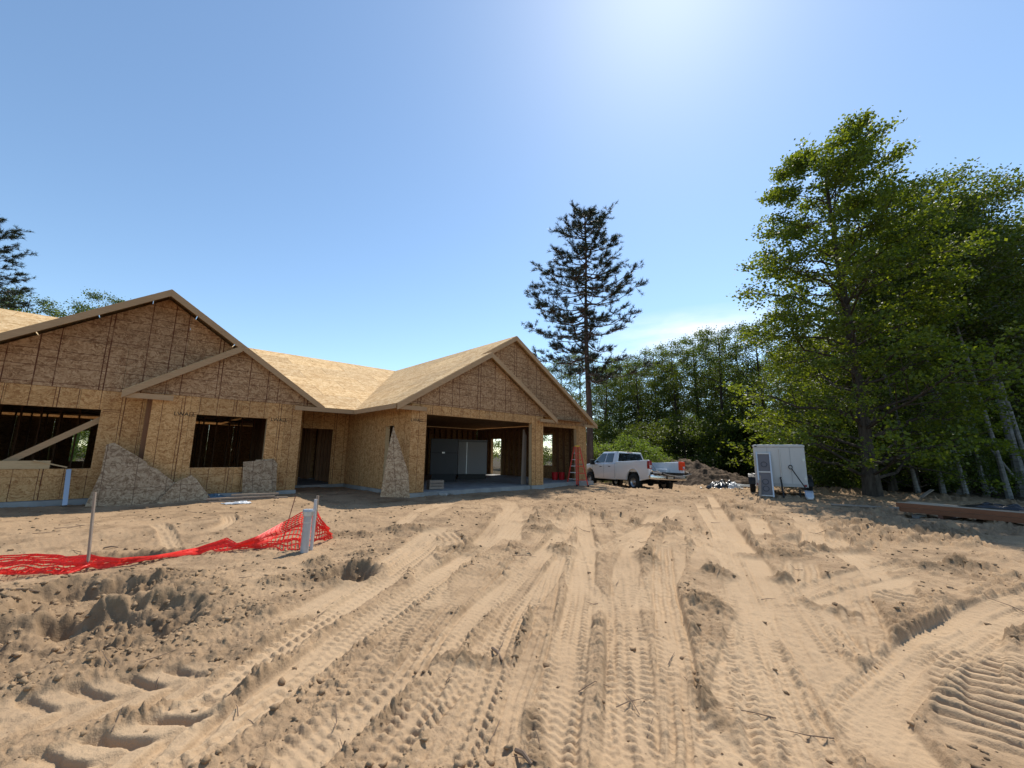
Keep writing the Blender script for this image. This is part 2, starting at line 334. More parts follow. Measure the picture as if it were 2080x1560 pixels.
# area worked by machines (driveway) against quieter yard on the left
drive = sstep(-3.8, -1.0, x - 0.1 * y)
TR = []
def P2(pts): return [tuple(gnd(px, py, -0.4).to_2d()) for px, py in pts]
def catmull(pts, step=0.12):
    pts = [np.array(p) for p in pts]; pts = [2 * pts[0] - pts[1]] + pts + [2 * pts[-1] - pts[-2]]; o = []
    for i in range(1, len(pts) - 2):
        n = max(2, int(np.linalg.norm(pts[i + 1] - pts[i]) / step))
        for k in range(n):
            t = k / n; a, b, c, d = pts[i - 1:i + 3]
            o.append(0.5 * ((2 * b) + (c - a) * t + (2 * a - 5 * b + 4 * c - d) * t * t + (3 * b - a - 3 * c + d) * t ** 3))
    o.append(pts[-2]); return np.array(o)
def track(pts, w, kind, depth=0.03, gauge=None, amp=1.0, seed=0, world=False, flat=1.0):
    """press one wheel or crawler track into h"""
    global h, FLAT
    c = catmull(pts if world else P2(pts), 0.16)
    for side in ((0,) if gauge is None else (-gauge / 2, gauge / 2)):
        t = np.gradient(c, axis=0); t /= np.linalg.norm(t, axis=1)[:, None]
        q = c + np.stack([t[:, 1], -t[:, 0]], 1) * side
        lo = q.min(0) - w * 1.6; hi = q.max(0) + w * 1.6
        sel = np.nonzero((x > lo[0]) & (x < hi[0]) & (y > lo[1]) & (y < hi[1]))[0]
        if not len(sel): continue
        X, Y = x[sel], y[sel]; best = np.full(len(sel), 1e9); L = np.zeros(len(sel)); S = np.zeros(len(sel)); s0 = 0.0; E = np.zeros(len(sel))
        tot = np.linalg.norm(np.diff(q, axis=0), axis=1).sum()
        for i in range(len(q) - 1):
            a, b = q[i], q[i + 1]; d = b - a; ln = np.hypot(*d); d = d / ln
            near_ = (np.abs(X - a[0]) < w * 1.6 + ln) & (np.abs(Y - a[1]) < w * 1.6 + ln)
            k = np.nonzero(near_)[0]
            if len(k):
                rx, ry = X[k] - a[0], Y[k] - a[1]; tt = np.clip(rx * d[0] + ry * d[1], 0, ln)
                dx, dy = rx - tt * d[0], ry - tt * d[1]; dist = dx * dx + dy * dy
                ok = dist < best[k]; kk = k[ok]
                best[kk] = dist[ok]; L[kk] = (dx * d[1] - dy * d[0])[ok]; S[kk] = s0 + tt[ok]
            s0 += ln
        dist = np.sqrt(best); m = dist < w * 1.5
        sel = sel[m]; L = L[m]; S = S[m]; dist = dist[m]; X = X[m]; Y = Y[m]
        n1 = fbm(X, Y, 2.2, 2); wob = 1 + 0.18 * n1
        ln_ = L / (w / 2) / wob                                   # -1..1 inside
        fade = sstep(0, 0.5, S) * sstep(0, 0.5, tot - S) * (0.62 + 0.75 * np.clip(fbm(X + 31 * seed, Y, 0.9, 2) + 0.45, 0, 1))
        ins = sstep(1.1, 0.86, np.abs(ln_))
        berm = np.exp(-((np.abs(ln_) - 1.28) / 0.2) ** 2)
        # flatten what lies under the wheel, then press
        h[sel] = h[sel] * (1 - 0.75 * flat * ins * fade)
        FLAT[sel] = np.maximum(FLAT[sel], flat * ins * fade)
        depth = depth * 1.0
        dh = -0.7 * depth * ins * fade + berm * depth * 0.7 * (0.30 + 0.9 * np.clip(fbm(X, Y, 4.0, 2), -0.2, 1) + 1.3 * np.abs(fbm(X, Y, 15.0, 3, .65))) * fade
        S = S + 0.05 * fbm(X + seed, Y, 1.4, 2); amp_ = amp * (0.25 + 0.85 * sstep(-0.22, 0.22, fbm(X + 11 * seed, Y - 5 * seed, 1.1, 3)))
        if kind == 'tyre':
            rib = np.cos(ln_ * math.pi * 3.0); ph = np.where(ln_ > 0, 0.0, 0.45) + 0.25 * np.abs(ln_)
            lug = np.tanh(5 * (np.sin(2 * math.pi * (S / 0.078 + ph)) + 0.25))
            sh = sstep(0.35, 0.6, np.abs(ln_))
            dh += ins * fade * amp_ * (0.008 * rib + 0.014 * lug * sh + 0.006 * np.tanh(2 * np.sin(2 * math.pi * (S / 0.07 + 0.8 * ln_))) * (1 - sh))
        elif kind == 'ripple':
            dh += ins * fade * amp_ * (0.013 * np.tanh(3.0 * np.sin(2 * math.pi * (S / 0.085 + 0.9 * ln_ ** 2))) * (0.5 + 0.5 * np.tanh(4 * np.cos(ln_ * math.pi * 2.6))) + 0.006 * np.cos(ln_ * math.pi * 2.6))
        elif kind == 'comb':
            dh += ins * fade * amp_ * (0.016 * np.tanh(2.5 * np.cos(ln_ * math.pi * 3.2 + 0.3 * np.sin(S * 9))) + 0.005 * np.tanh(2 * np.sin(2 * math.pi * S / 0.13)))
        elif kind == 'bars':
            dh += ins * fade * amp_ * 0.024 * np.tanh(3.0 * (np.sin(2 * math.pi * (S / 0.13 + 0.10 * ln_ + 0.35 * fbm(X, Y, 2.5, 2))) + 0.2)) * sstep(-0.15, 0.3, fbm(X + 3 * seed, Y, 2.2, 2) + 0.1)
        elif kind == 'lug':
            ph = np.where(ln_ > 0, 0.0, 0.5); z_ = S / 0.26 + ph + 0.85 * np.abs(ln_)
            bar = np.tanh(4.5 * (np.sin(2 * math.pi * z_) - 0.35)) * sstep(0.0, 0.16, np.abs(ln_))
            dh += ins * fade * amp * (-0.034 * (bar * 0.5 + 0.5) + 0.012)
        h[sel] += dh

# clods and scuffed sand first, wheels roll over them afterwards
cl = np.clip(fbm(x, y, 5.5, 4, 0.6) + 0.05, 0, 1)
h += rough * drive * (0.035 * cl + 0.016 * np.abs(fbm(x, y, 13.0, 3, 0.6)))
h += 0.011 * fbm(x, y, 7.0, 3, 0.6) + 0.006 * fbm(x, y, 21.0, 2, 0.6)
# scuffs left of the driveway
h += (1 - drive) * 0.03 * np.clip(fbm(x * 0.55 + y * 0.5, y * 1.9 - x * 0.6, 1.6, 3), 0, 1)

# old criss-cross passes between the cars' parking place and the road
rs = random.Random(5)
for k in range(26):
    x0 = rs.uniform(300, 1900); y0 = rs.uniform(1040, 1130) if k % 2 else rs.uniform(1130, 1300)
    ang = rs.uniform(-0.5, 0.5) + (1040 - x0) * -0.0006
    a_ = gnd(x0, y0, -.4).to_2d(); L_ = rs.uniform(1.5, 5.0)
    d_ = Vector((math.sin(ang), math.cos(ang))) * L_
    track([tuple(a_), tuple(a_ + d_ * 0.5 + Vector((rs.uniform(-.25, .25), 0))), tuple(a_ + d_)], rs.choice((0.24, 0.28, 0.42)), rs.choice(('tyre', 'comb', 'ripple', 'comb')), rs.uniform(.012, .03), seed=k, world=True)
# deep lugs of a big machine at the lower left, and bars at the right
track([(1790, 1165), (1815, 1240)], 0.55, 'bars', 0.02, seed=3, amp=1.5)
track([(1985, 1240), (1960, 1330), (1985, 1440), (2040, 1560)], 0.42, 'bars', 0.03, seed=4, amp=1.9)
track([(2070, 1300), (2040, 1380), (2080, 1500)], 0.42, 'bars', 0.03, seed=9, amp=1.6)
track([(1720, 1165), (1745, 1250), (1765, 1372)], 0.40, 'comb', 0.03, seed=5, amp=1.2)
track([(1640, 1205), (1700, 1290), (1730, 1340)], 0.30, 'comb', 0.025, seed=6)
# left sweep of passes
track([(120, 1640), (330, 1545), (640, 1340), (860, 1195), (985, 1100), (1045, 1035)], 0.30, 'tyre', 0.045, seed=7)
track([(430, 1640), (620, 1520), (850, 1340), (1010, 1205), (1130, 1105), (1180, 1050)], 0.30, 'ripple', 0.045, seed=8)
track([(0, 1600), (300, 1470), (600, 1290), (800, 1170), (900, 1100)], 0.28, 'ripple', 0.035, seed=12)
track([(240, 1600), (520, 1420), (760, 1250), (940, 1140), (1080, 1060)], 0.32, 'comb', 0.035, seed=13, amp=0.8)
track([(700, 1580), (880, 1420), (1020, 1280), (1110, 1180), (1170, 1100)], 0.27, 'tyre', 0.035, seed=14)
# centre lanes
track([(1090, 1660), (1120, 1500), (1155, 1330), (1180, 1190), (1190, 1110), (1185, 1045)], 0.33, 'tyre', 0.05, seed=15, amp=.85)
track([(1290, 1660), (1285, 1500), (1275, 1330), (1268, 1200), (1285, 1120), (1330, 1050)], 0.36, 'ripple', 0.05, seed=16, amp=.7)
track([(1385, 1640), (1380, 1480), (1370, 1320), (1350, 1200), (1345, 1110)], 0.30, 'comb', 0.035, seed=17)
track([(1480, 1640), (1475, 1500), (1500, 1360), (1530, 1250), (1545, 1180)], 0.34, 'lug', 0.018, seed=18, amp=0.5)
track([(1610, 1640), (1580, 1500), (1555, 1360), (1540, 1250), (1530, 1170)], 0.30, 'tyre', 0.035, seed=19, amp=1.0)
track([(1700, 1660), (1640, 1500), (1580, 1360), (1500, 1200), (1462, 1090), (1420, 1030)], 0.30, 'tyre', 0.04, seed=20)
track([(1900, 1640), (1790, 1480), (1660, 1330), (1560, 1200), (1500, 1110), (1470, 1060)], 0.42, 'flat', 0.045, seed=21)
track([(1440, 1010), (1470, 1060), (1540, 1150), (1600, 1240)], 0.30, 'flat', 0.03, seed=22)
# crossing passes from the right
track([(2200, 1180), (2080, 1215), (1940, 1265), (1820, 1350), (1700, 1480), (1620, 1640)], 0.28, 'ripple', 0.04, seed=23)
track([(2200, 1225), (2050, 1262), (1900, 1340), (1800, 1430), (1740, 1540)], 0.26, 'tyre', 0.035, seed=24)
track([(1590, 1225), (1700, 1180), (1830, 1150), (1990, 1135)], 0.26, 'ripple', 0.035, seed=25)
track([(1600, 1245), (1730, 1205), (1880, 1170)], 0.24, 'flat', 0.03, seed=26)
track([(1030, 1110), (1042, 1060), (1030, 1030)], 0.5, 'flat', 0.02, seed=27)
track([(1210, 1130), (1290, 1090), (1345, 1060), (1380, 1040)], 0.38, 'comb', 0.02, seed=28)
track([(1690, 1090), (1760, 1150), (1800, 1190)], 0.30, 'comb', 0.02, seed=29)
track([(1600, 1060), (1690, 1110), (1760, 1160)], 0.26, 'comb', 0.02, seed=30)

# many lighter passes of the same traffic, so that hardly any sand stays untouched
for k in range(30):
    o_ = rs.uniform(-1, 1); kind_ = rs.choice(('tyre', 'ripple', 'comb', 'tyre')); w_ = rs.choice((.22, .26, .30))
    if k % 3 == 0: pts_ = [(1240 + 260 * o_ + rs.uniform(-60, 60), 1640), (1240 + 200 * o_, 1450), (1245 + 150 * o_, 1280), (1235 + 110 * o_, 1150), (1230 + 90 * o_ + rs.uniform(-40, 40), 1050)]
    elif k % 3 == 1: pts_ = [(560 + 330 * o_, 1640), (780 + 210 * o_, 1400), (900 + 150 * o_, 1240), (1040 + 90 * o_, 1120), (1110 + 70 * o_, 1045)]
    else: pts_ = [(1720 + 300 * o_, 1640), (1630 + 220 * o_, 1450), (1560 + 150 * o_, 1290), (1500 + 100 * o_, 1150), (1450 + 80 * o_ , 1040)]
    i_ = rs.choice((0, 0, 1)); j_ = rs.choice((4, 5, 5)); track(pts_[i_:j_], w_, kind_, rs.uniform(.010, .022), seed=40 + k, amp=rs.uniform(.35, .75), flat=.4)
track([(-260, 1500), (0, 1452), (260, 1395), (480, 1345)], 0.55, 'lug', 0.05, seed=1, amp=1.7)
track([(-120, 1620), (120, 1550), (330, 1475), (540, 1395)], 0.5, 'lug', 0.045, seed=2, amp=1.6)
# ridges of loose spoil pushed up between the wheel lanes
LUMP = 0.6 * np.clip(fbm(x, y, 4.5, 3, 0.6) + 0.2, 0, 1) + 0.45 * np.abs(fbm(x, y, 13.0, 3, 0.65))
def spoil(px, py, rx, ry, amt, rot=0.0, wpos=None):
    global h, SPOIL
    c = wpos if wpos else gnd(px, py, -.4)
    dx, dy = x - c[0], y - c[1]; cs, sn = math.cos(rot), math.sin(rot)
    e = np.sqrt(((dx * cs + dy * sn) / rx) ** 2 + ((-dx * sn + dy * cs) / ry) ** 2) + 0.5 * fbm(x, y, 2.5, 2)
    m = sstep(1.0, 0.3, e) ; h += m * amt * (0.35 + 2.2 * LUMP); SPOIL = np.maximum(SPOIL, m)
for a in ((830, 1085, .8, .35, .055), (1090, 1072, .7, .3, .06), (1140, 1118, .3, .6, .06), (1105, 1085, .5, .4, .05), (1320, 1135, .25, .6, .05), (1460, 1165, .35, .3, .07),
          (1440, 1230, .22, .35, .06), (1590, 1180, .2, .3, .07), (1650, 1225, .15, .3, .05), (1085, 1480, .1, .5, .05), (960, 1335, .5, .12, .04), (1560, 1130, .6, .3, .05),
          (1700, 1120, .8, .25, .05), (1330, 1070, .9, .3, .04), (930, 1120, .5, .4, .04), (700, 1090, .7, .4, .03), (1440, 1420, .12, .4, .035), (1700, 1235, .2, .25, .05),
          (1900, 1150, 1.0, .35, .05), (1500, 1040, 1.2, .5, .04), (1900, 1090, 1.6, .6, .05), (1750, 1075, 1.2, .5, .05)):
    spoil(*a)
# dug hollows by the orange net
def hollow(px, py, rx, ry, dep, rot=0.0, rim=0.0, sharp=0.55):
    global h, SPOIL
    c = gnd(px, py, -.42); dx, dy = x - c.x, y - c.y; cs, sn = math.cos(rot), math.sin(rot)
    e = np.sqrt(((dx * cs + dy * sn) / rx) ** 2 + ((-dx * sn + dy * cs) / ry) ** 2) + 0.42 * fbm(x, y, 1.8, 3) + 0.18 * fbm(x, y, 7, 2)
    m = sstep(1.05, sharp, e); h += -dep * m + rim * np.exp(-((e - 1.25) / 0.22) ** 2) * (0.4 + 1.6 * LUMP)
    h += 0.03 * LUMP * sstep(1.6, 0.9, e) * (1 - 0.6 * m); SPOIL = np.maximum(SPOIL, 0.8 * sstep(1.7, 1.0, e))
hollow(40, 1300, 1.25, .85, .29, 0.5, .03)
hollow(170, 1215, .75, .50, .20, 0.4, .03)
hollow(270, 1140, .50, .28, .12, 0.3, .02)
hollow(712, 1172, .33, .38, .22, 0.2, .03, .45)
hollow(655, 1185, .28, .22, .10, 0.2, .02, .45)
for a in ((235, 1300, .32, .22, .17), (300, 1190, .38, .18, .11), (330, 1275, .22, .16, .08), (250, 1250, .5, .4, .05), (640, 1150, .3, .2, .06), (560, 1190, .35, .3, .04), (150, 1345, .4, .2, .05), (740, 1130, .35, .2, .05)):
    spoil(*a)
# low berm at the edge of the wood on the right
berm_line = [drop(1700, 1000), drop(1850, 995), drop(2000, 985)]
for p_ in berm_line: spoil(0, 0, 2.6, 1.1, 0.10, 0.0, (p_.x, p_.y))
# fine grain
def clodfield(f, lo, hi, amp_):
    n_ = fbm(x + 3.3 * f, y - 1.7 * f, f, 3, .55); return sstep(lo, hi, n_) * amp_ * (0.5 + 1.2 * np.clip(vnoise(x * f * .7, y * f * .7) + .5, 0, 1))
patch = np.clip(sstep(-0.10, 0.22, fbm(x + 7, y, 0.9, 3)) * drive + 0.2 + 0.55 * SPOIL, 0, 1.1) * (1 - 0.92 * FLAT)
patch = patch * (1 - 0.85 * sstep(-.30, -.20, GH[nm]))
nearf = np.clip(RR[nm] / 7.5, .30, 1.5)
h += patch * (clodfield(4.2, .10, .22, .036) * nearf ** 1.5 + clodfield(8.5, .06, .18, .028) * nearf + clodfield(17.0, .04, .16, .016) * nearf ** .7 + clodfield(31.0, .02, .14, .007))
h += (1 - 0.75 * FLAT) * (0.016 * np.abs(fbm(x, y, 19.0, 3, 0.7)) + 0.016 * np.abs(fbm(x * 1.4, y * .7, 9.0, 2, .6))) * (0.45 + 0.9 * rough)
fadeout = sstep(33, 26, RR[nm])
GH[nm] += h * fadeout
# keep the sheet below the building's slab
uu = GX * SA + GY * CA; vv = -GX * CA + GY * SA
inside = ((uu > -8.8) & (uu < 4.2) & (vv > 15.0) & (vv < 30)) | ((uu > 6.45) & (uu < 16.4) & (vv > 12.2) & (vv < 30)) | ((uu > 6.45) & (uu < 12.6) & (vv > 11.5) & (vv < 30)) | ((uu > 4) & (uu < 7) & (vv > 16.5) & (vv < 30))
GH[inside] = np.minimum(GH[inside], -0.22)
fl_ = np.zeros_like(GX); fl_[nm] = FLAT
sp_ = np.zeros_like(GX); sp_[nm] = SPOIL
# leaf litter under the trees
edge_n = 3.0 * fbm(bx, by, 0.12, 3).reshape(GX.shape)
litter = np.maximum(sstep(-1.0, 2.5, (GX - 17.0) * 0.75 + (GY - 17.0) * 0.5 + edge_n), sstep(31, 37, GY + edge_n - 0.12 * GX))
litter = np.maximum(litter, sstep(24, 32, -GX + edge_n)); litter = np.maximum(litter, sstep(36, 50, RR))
# low undergrowth swells the ground inside the wood
V = np.stack([GX.ravel(), GY.ravel(), GH.ravel()], 1)
i0 = (np.arange(NR - 1)[:, None] * NT_ + np.arange(NT_ - 1)[None, :]).ravel()
Q = np.stack([i0, i0 + 1, i0 + 1 + NT_, i0 + NT_], 1)[:, ::-1]
wrap = np.arange(NR - 1) * NT_
Q2 = np.stack([wrap + NT_ - 1, wrap, wrap + NT_, wrap + 2 * NT_ - 1], 1)[:, ::-1]
# centre fan as thin quads
cidx = len(V); V = np.vstack([V, [[0, 0, gz(0, 0)]]])
k_ = np.arange(0, NT_ - 2, 2); Q3 = np.stack([np.full(len(k_), cidx), k_ + 2, k_ + 1, k_], 1)
gme = np_mesh('ground', V, np.vstack([Q, Q2, Q3[:, :]]), True)
for nm_, arr in (('packed', fl_), ('litter', litter), ('loose', sp_)):
    at = gme.attributes.new(nm_, 'FLOAT', 'POINT'); at.data.foreach_set('value', np.append(arr.ravel(), 0.0).astype(np.float32))
msand = M_('sand', (0.4, 0.3, 0.2), 0.95, spec=0.1); t = NT(msand)
wv = t.coord()
n1 = t.noise(wv, 0.6, 5, 0.6); n2 = t.noise(wv, 5.0, 5, 0.65); n3 = t.noise(wv, 90, 3, 0.7); n4 = t.noise(wv, 28, 4, 0.7)
c = t.ramp(n1, [(0.30, (0.325, 0.216, 0.124)), (0.70, (0.412, 0.282, 0.167))])
c = t.mix(t.ramp(n2, [(0.40, (0, 0, 0)), (0.75, (0.5,) * 3)]), c, (0.30, 0.205, 0.125))
c = t.mix(t.ramp(n3, [(0.30, (0.55,) * 3), (0.48, (0, 0, 0))]), c, (0.17, 0.115, 0.07))
c = t.mix(t.ramp(n4, [(0.62, (0, 0, 0)), (0.78, (0.5,) * 3)]), c, (0.50, 0.37, 0.25))
def attr(n):
    a = t.new('ShaderNodeAttribute'); a.attribute_name = n; return a.outputs['Fac']
c = t.mix(t.math('MULTIPLY', attr('packed'), 0.55), c, (0.475, 0.336, 0.206))
c = t.mix(t.math('MULTIPLY', attr('loose'), t.ramp(n2, [(0.30, (0.25,) * 3), (0.6, (0.95,) * 3)])), c, (0.195, 0.130, 0.075))
c = t.mix(t.math('MULTIPLY', t.math('SUBTRACT', 1.0, attr('packed')), t.ramp(t.noise(wv, 1.9, 6, .72), [(0.46, (0, 0, 0)), (0.64, (.85,) * 3)])), c, (0.200, 0.133, 0.078))  # dark patches: turned soil, deepened to stand in for small shadows
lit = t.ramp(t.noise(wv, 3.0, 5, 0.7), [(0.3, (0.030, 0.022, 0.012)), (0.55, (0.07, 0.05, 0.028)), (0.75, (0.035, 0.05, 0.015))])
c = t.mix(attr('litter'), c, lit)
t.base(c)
hb = t.math('ADD', t.math('MULTIPLY', n3, 0.35), t.math('ADD', t.math('MULTIPLY', n4, 0.8), t.math('MULTIPLY', n2, 0.4)))
t.bump(hb, 0.7, 0.018)
ground = link('ground', gme, None, msand); tag(ground, kind='structure')
from mathutils.bvhtree import BVHTree
def build_bvh():
    k = np.nonzero((GY[:-1, :-1].ravel() > 0) & (RR[:-1, :-1].ravel() < 45))[0]
    qq = Q[k][::1]; used, inv = np.unique(qq, return_inverse=True)
    return BVHTree.FromPolygons([tuple(p) for p in V[used]], [tuple(q) for q in inv.reshape(-1, 4)])
# nearest-sample lookup of the finished ground height (regular in angle and log radius, so index directly)
def ghz(px_, py_):
    r = math.hypot(px_, py_); a = math.atan2(px_, py_)
    i = min(max(int(np.searchsorted(rr, r)), 1), NR - 1); j = min(max(int(np.searchsorted(th, a)), 1), NT_ - 1)
    f = (r - rr[i - 1]) / (rr[i] - rr[i - 1]); g = (a - th[j - 1]) / (th[j] - th[j - 1]); f = min(max(f, 0), 1); g = min(max(g, 0), 1)
    return float((GH[i - 1, j - 1] * (1 - g) + GH[i - 1, j] * g) * (1 - f) + (GH[i, j - 1] * (1 - g) + GH[i, j] * g) * f)
def on_ground(px, py):
    z = -0.4
    for _ in range(14): p = gnd(px, py, z); z = 0.5 * z + 0.5 * ghz(p.x, p.y)
    p = gnd(px, py, z); p.z = ghz(p.x, p.y); return p

# clods: loose crumbs of sand, nobody could count them
def clods():
    rg = np.random.RandomState(3); base = []
    bm = bmesh.new(); bmesh.ops.create_icosphere(bm, subdivisions=1, radius=1.0); bv = np.array([v.co[:] for v in bm.verts]); bf = np.array([[v.index for v in f.verts] for f in bm.faces]); bm.free()
    VV = []; FF = []; n = 0
    for _ in range(26000):
        a = rg.uniform(-R(60), R(60)); r = 2.0 * math.exp(rg.rand() * 2.1); X, Y = r * math.sin(a), r * math.cos(a)
        i = min(int(np.searchsorted(rr, r)), NR - 1); j = min(int(np.searchsorted(th, a)), NT_ - 1)
        if fl_[i, j] > 0.3 and rg.rand() < 0.93: continue
        if sp_[i, j] < 0.3 and rg.rand() < 0.72: continue
        s = 0.0035 * math.exp(rg.rand() ** 2 * 1.9) * (1 + 0.10 * r)
        s = min(s, 0.03)
        q = bv * (1 + 0.35 * rg.randn(len(bv), 1)) * s * np.array([1, 1, 0.7]) + [X, Y, ghz(X, Y) + s * 0.2]
        VV.append(q); FF.append(bf + n); n += len(bv)
    me = np_mesh('clods', np.vstack(VV), np.vstack(FF)); o = link('sand_clods', me, None, msand)
    tag(o, 'loose crumbs and clods of tan sand scattered over the churned ground', 'clods', kind='stuff')
clods()

# ------------------------------------------------------------------ the house under construction
HO = Vector((6.0, 16.0, 0.0))
house = empty('unfinished_house', HW(6, 16, 0), R(90) - AZ)
tag(house, 'unfinished single storey house sheathed in bare strand board with open garage bays', 'house')
def HB(): return MB(off=HO)
uA, zA, uB, zB, uE, zEL, sL = 0.433, 5.606, 2.285, 4.366, 4.786, 2.69, 0.67
uF, uD, uC, zE, sR = 5.818, 9.491, 11.40, 2.658, 0.609
vA, vB, vD, vC, vM = 14.96, 14.60, 11.456, 12.12, 16.44
vBr, vDr, vCr, vE, vR = 14.39, 11.24, 11.91, 14.35, 22.50
zR = 6.058; sM = (zR - zE) / (vR - vE)
zDp = zE + sR * (uD - uF); uDr = 2 * uD - uF; uCr = 2 * uC - uF
uWl, uWg, uWd, uWc = 0.41, 6.44, 12.54, 16.36        # B left wall, garage left wall, garage D right corner, garage right wall
uWb = 4.163
def clip(poly, P0, n):
    o = []
    for i in range(len(poly)):
        a, b = poly[i], poly[(i + 1) % len(poly)]
        da = (a[0] - P0[0]) * n[0] + (a[1] - P0[1]) * n[1]; db = (b[0] - P0[0]) * n[0] + (b[1] - P0[1]) * n[1]
        if da >= 0: o.append(a)
        if (da >= 0) != (db >= 0):
            t_ = da / (da - db); o.append((a[0] + (b[0] - a[0]) * t_, a[1] + (b[1] - a[1]) * t_))
    return o
def area(p): return 0.5 * sum(p[i][0] * p[(i + 1) % len(p)][1] - p[(i + 1) % len(p)][0] * p[i][1] for i in range(len(p)))
def clip_convex(poly, region):
    if area(region) < 0: region = region[::-1]
    for i in range(len(region)):
        a, b = region[i], region[(i + 1) % len(region)]
        poly = clip(poly, a, (-(b[1] - a[1]), b[0] - a[0]))
        if len(poly) < 3: return []
    return poly
def sheets(parent, name, mat, to3, nrm, regions, pw, ph, off=(0, 0), gap=0.006, thick=0.014, stagger=True):
    """cut convex regions into sheets; each sheet is a board of its own"""
    for reg in regions:
        x0 = min(p[0] for p in reg); x1 = max(p[0] for p in reg); y0 = min(p[1] for p in reg); y1 = max(p[1] for p in reg)
        j0 = math.floor((y0 - off[1]) / ph); j1 = math.ceil((y1 - off[1]) / ph)
        for j in range(j0, j1):
            ox = off[0] + (pw / 2 if (stagger and j % 2) else 0)
            for i in range(math.floor((x0 - ox) / pw), math.ceil((x1 - ox) / pw)):
                g = gap / 2
                cell = [(ox + i * pw + g, off[1] + j * ph + g), (ox + (i + 1) * pw - g, off[1] + j * ph + g), (ox + (i + 1) * pw - g, off[1] + (j + 1) * ph - g), (ox + i * pw + g, off[1] + (j + 1) * ph - g)]
                c_ = clip_convex(cell, reg)
                if len(c_) < 3 or abs(area(c_)) < 0.004: continue
                HB().extrude([to3(*p) for p in c_], Vector(nrm) * thick).build(name, mat, parent)
def holes(u0, u1, z0, z1, ops):
    """rectangle minus openings -> rectangles"""
    xs = sorted({u0, u1, *[min(max(a, u0), u1) for o in ops for a in o[:2]]}); o_ = []
    for a, b in zip(xs, xs[1:]):
        if b - a < 1e-4: continue
        m = (a + b) / 2; blk = sorted((o[2], o[3]) for o in ops if o[0] < m < o[1]); z = z0
        for c_, d_ in blk:
            if c_ > z + 1e-3: o_.append((a, b, z, c_))
            z = max(z, d_)
        if z1 > z + 1e-3: o_.append((a, b, z, z1))
    return [[(a, c_), (b, c_), (b, d_), (a, d_)] for a, b, c_, d_ in o_]
def part(name, parent=house):
    o = bpy.data.objects.new(name, None); col.objects.link(o); o.parent = parent; o.empty_display_size = .1; return o

# walls ------------------------------------------------------------
W1 = (-2.9, -0.55, 0.712, 2.205); W2 = (1.393, 3.175, 0.712, 2.205)
zJ = 2.70
wA = part('bedroom_wall'); wBp = part('bay_wall'); wD = part('garage_front_wall'); wC = part('garage_rear_bay_wall'); wS = part('garage_side_wall'); wM = part('porch_wall'); wX = part('far_wall')
sheets(wA, 'wall_sheet', mat_osb_u, lambda u, z: (u, vA, z), (0, 1, 0), holes(-3.4, uWl + 0.02, -.02, zJ, [W1]), 1.22, 2.75, (-3.4, -.02))
sheets(wBp, 'wall_sheet', mat_osb_u, lambda u, z: (u, vB, z), (0, 1, 0), holes(uWl, uWb, -.02, zJ, [W2]), 1.22, 2.75, (uWl - .4, -.02))
sheets(wBp, 'wall_sheet', mat_osb_v, lambda v, z: (uWl, v, z), (0.014, 0, 0), [[(vB + .016, -.02), (vA - .002, -.02), (vA - .002, zJ), (vB + .016, zJ)]], 1.22, 2.75, (vB, -.02), thick=1)
sheets(wBp, 'wall_sheet', mat_osb_v, lambda v, z: (uWb - .014, v, z), (0.014, 0, 0), [[(vB + .016, -.02), (vM, -.02), (vM, zJ), (vB + .016, zJ)]], 1.22, 2.75, (vB, -.02), thick=1)
sheets(wM, 'wall_sheet', mat_osb_u, lambda u, z: (u, vM, z), (0, 1, 0), holes(uWb, uWg - .002, -.02, zJ, [(4.75, 5.86, -.02, 2.06)]), 1.22, 2.75, (uWb, -.02))
sheets(wS, 'wall_sheet', mat_osb_v, lambda v, z: (uWg, v, z), (0.014, 0, 0), holes(vD + .016, vM + 0.02, -.02, zJ, [(12.54, 13.17, -.02, 2.08)]), 1.22, 2.75, (vD, -.02), thick=1)
GD = (6.995, 11.862, -.02, 2.432); GC = (13.25, 15.605, -.02, 2.411)
sheets(wD, 'wall_sheet', mat_osb_u, lambda u, z: (u, vD, z), (0, 1, 0), holes(uWg, uWd, -.02, 2.735, [GD]), 1.22, 2.755, (uWg - .67, -.02))
sheets(wD, 'wall_sheet', mat_osb_v, lambda v, z: (uWd - .014, v, z), (0.014, 0, 0), [[(vD + .016, -.02), (vC - .002, -.02), (vC - .002, zJ), (vD + .016, zJ)]], 1.22, 2.75, (vD, -.02), thick=1)
sheets(wC, 'wall_sheet', mat_osb_u, lambda u, z: (u, vC, z), (0, 1, 0), holes(uWd - .1, uWc, -.02, 2.54, [GC]), 1.22, 2.755, (uWd, -.02))
# garage right wall with a man door and a window, seen from inside
RW = holes(vC + .016, 20.66, -.02, 2.72, [(18.18, 19.05, -.02, 2.07), (14.31, 15.25, .64, 2.2)])
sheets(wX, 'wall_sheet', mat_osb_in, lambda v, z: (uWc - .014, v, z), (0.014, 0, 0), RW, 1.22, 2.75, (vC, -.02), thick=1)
sheets(wX, 'wall_sheet', mat_osb_in, lambda u, z: (u, 20.66, z), (0, 1, 0), holes(uWg, uWc - .02, -.02, 2.72, []), 1.22, 2.75, (uWg, -.02))
